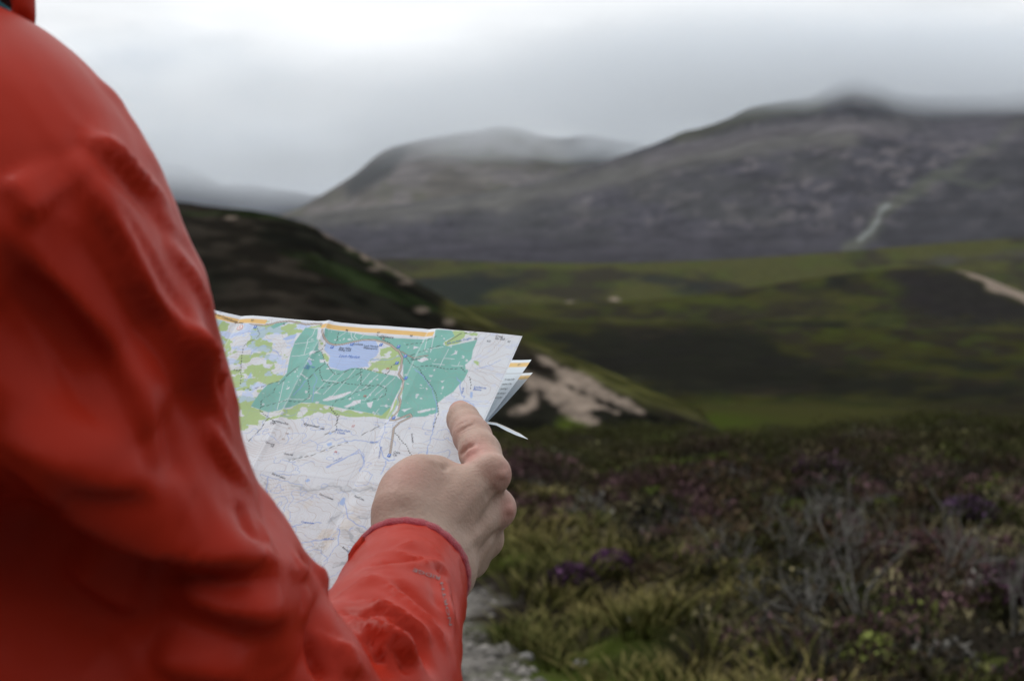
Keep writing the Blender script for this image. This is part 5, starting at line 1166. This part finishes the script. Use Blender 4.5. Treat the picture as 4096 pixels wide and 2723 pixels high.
# ================================================================== THE AIR
def box_mesh(name, lo, hi, mat):
    b = np.array([(x, y, z) for x in (lo[0], hi[0]) for y in (lo[1], hi[1]) for z in (lo[2], hi[2])], float)
    return mesh_np(name, b, np.array([(0, 1, 3, 2), (4, 6, 7, 5), (0, 4, 5, 1), (2, 3, 7, 6), (0, 2, 6, 4), (1, 5, 7, 3)]), mat, smooth=False)
def volume_mat(name, colr, dens, aniso=0.0):
    m = bpy.data.materials.new(name); m.use_nodes = True; t = m.node_tree
    t.nodes.remove(t.nodes['Principled BSDF'])
    v = t.nodes.new('ShaderNodeVolumePrincipled'); v.inputs['Color'].default_value = (*colr, 1); v.inputs['Density'].default_value = dens
    v.inputs['Anisotropy'].default_value = aniso
    t.links.new(v.outputs[0], t.nodes['Material Output'].inputs['Volume']); return m
tag(box_mesh('haze', (-14500, -3500, -45), (14500, 12500, 1150), volume_mat('thin_haze', (.84, .91, 1.0), 2.9e-5)), 'thin haze over the glen', 'haze', kind='stuff')
# the low cloud that sits on the tops: thickens with height, its base torn
m = volume_mat('low_cloud', (.90, .95, 1.0), 0.0); t = m.node_tree
v = [n for n in t.nodes if n.type == 'PRINCIPLED_VOLUME'][0]
ge = t.nodes.new('ShaderNodeNewGeometry'); sx = t.nodes.new('ShaderNodeSeparateXYZ'); t.links.new(ge.outputs['Position'], sx.inputs[0])
mpn = t.nodes.new('ShaderNodeMapping'); mpn.inputs['Scale'].default_value = (1/420., 1/600., 1/200.); t.links.new(ge.outputs['Position'], mpn.inputs[0])
nn = t.nodes.new('ShaderNodeTexNoise'); nn.inputs['Scale'].default_value = 1.0; nn.inputs['Detail'].default_value = 4.0; t.links.new(mpn.outputs[0], nn.inputs['Vector'])
def mth(op, a, b):
    n = t.nodes.new('ShaderNodeMath'); n.operation = op
    for i, q in enumerate((a, b)):
        if isinstance(q, (int, float)): n.inputs[i].default_value = q
        else: t.links.new(q, n.inputs[i])
    return n.outputs[0]
zz = mth('ADD', sx.outputs['Z'], mth('MULTIPLY', mth('SUBTRACT', nn.outputs['Fac'], 0.5), 220.0))
mr = t.nodes.new('ShaderNodeMapRange'); mr.interpolation_type = 'SMOOTHSTEP'
mr.inputs['From Min'].default_value = 305; mr.inputs['From Max'].default_value = 455; mr.inputs['To Min'].default_value = 0; mr.inputs['To Max'].default_value = 0.0016
t.links.new(zz, mr.inputs['Value'])
yb = t.nodes.new('ShaderNodeMapRange'); yb.interpolation_type = 'SMOOTHSTEP'; yb.inputs['From Min'].default_value = 3000; yb.inputs['From Max'].default_value = 3300; t.links.new(sx.outputs['Y'], yb.inputs['Value'])
dens = mth('MULTIPLY', mr.outputs[0], yb.outputs[0])
n01 = t.nodes.new('ShaderNodeMapRange'); n01.inputs['From Min'].default_value = 0.36; n01.inputs['From Max'].default_value = 0.62; t.links.new(nn.outputs['Fac'], n01.inputs['Value'])
for c_, s_, amp in ((at(2400, 535, 3320), (210, 200, 58), .0360), (at(3850, 340, 3450), (460, 240, 46), .0190), (at(950, 610, 4300), (560, 420, 44), .0060), (at(3520, 262, 2620), (280, 210, 40), .0320), (at(4000, 330, 2650), (380, 210, 36), .0320), (at(2060, 470, 3900), (240, 240, 40), .0190)):
    v1 = t.nodes.new('ShaderNodeVectorMath'); v1.operation = 'SUBTRACT'; t.links.new(ge.outputs['Position'], v1.inputs[0]); v1.inputs[1].default_value = tuple(c_)
    v2 = t.nodes.new('ShaderNodeVectorMath'); v2.operation = 'DIVIDE'; t.links.new(v1.outputs[0], v2.inputs[0]); v2.inputs[1].default_value = s_
    v3 = t.nodes.new('ShaderNodeVectorMath'); v3.operation = 'DOT_PRODUCT'; t.links.new(v2.outputs[0], v3.inputs[0]); t.links.new(v2.outputs[0], v3.inputs[1])
    ex_ = mth('POWER', 2.718, mth('MULTIPLY', v3.outputs['Value'], -1.0))
    dens = mth('ADD', dens, mth('MULTIPLY', mth('MULTIPLY', ex_, amp), n01.outputs[0]))
t.links.new(dens, v.inputs['Density'])
tag(box_mesh('cloud', (-6000, 2300, 250), (7000, 8200, 462), m), 'grey cloud resting on the mountain tops', 'cloud', kind='stuff')
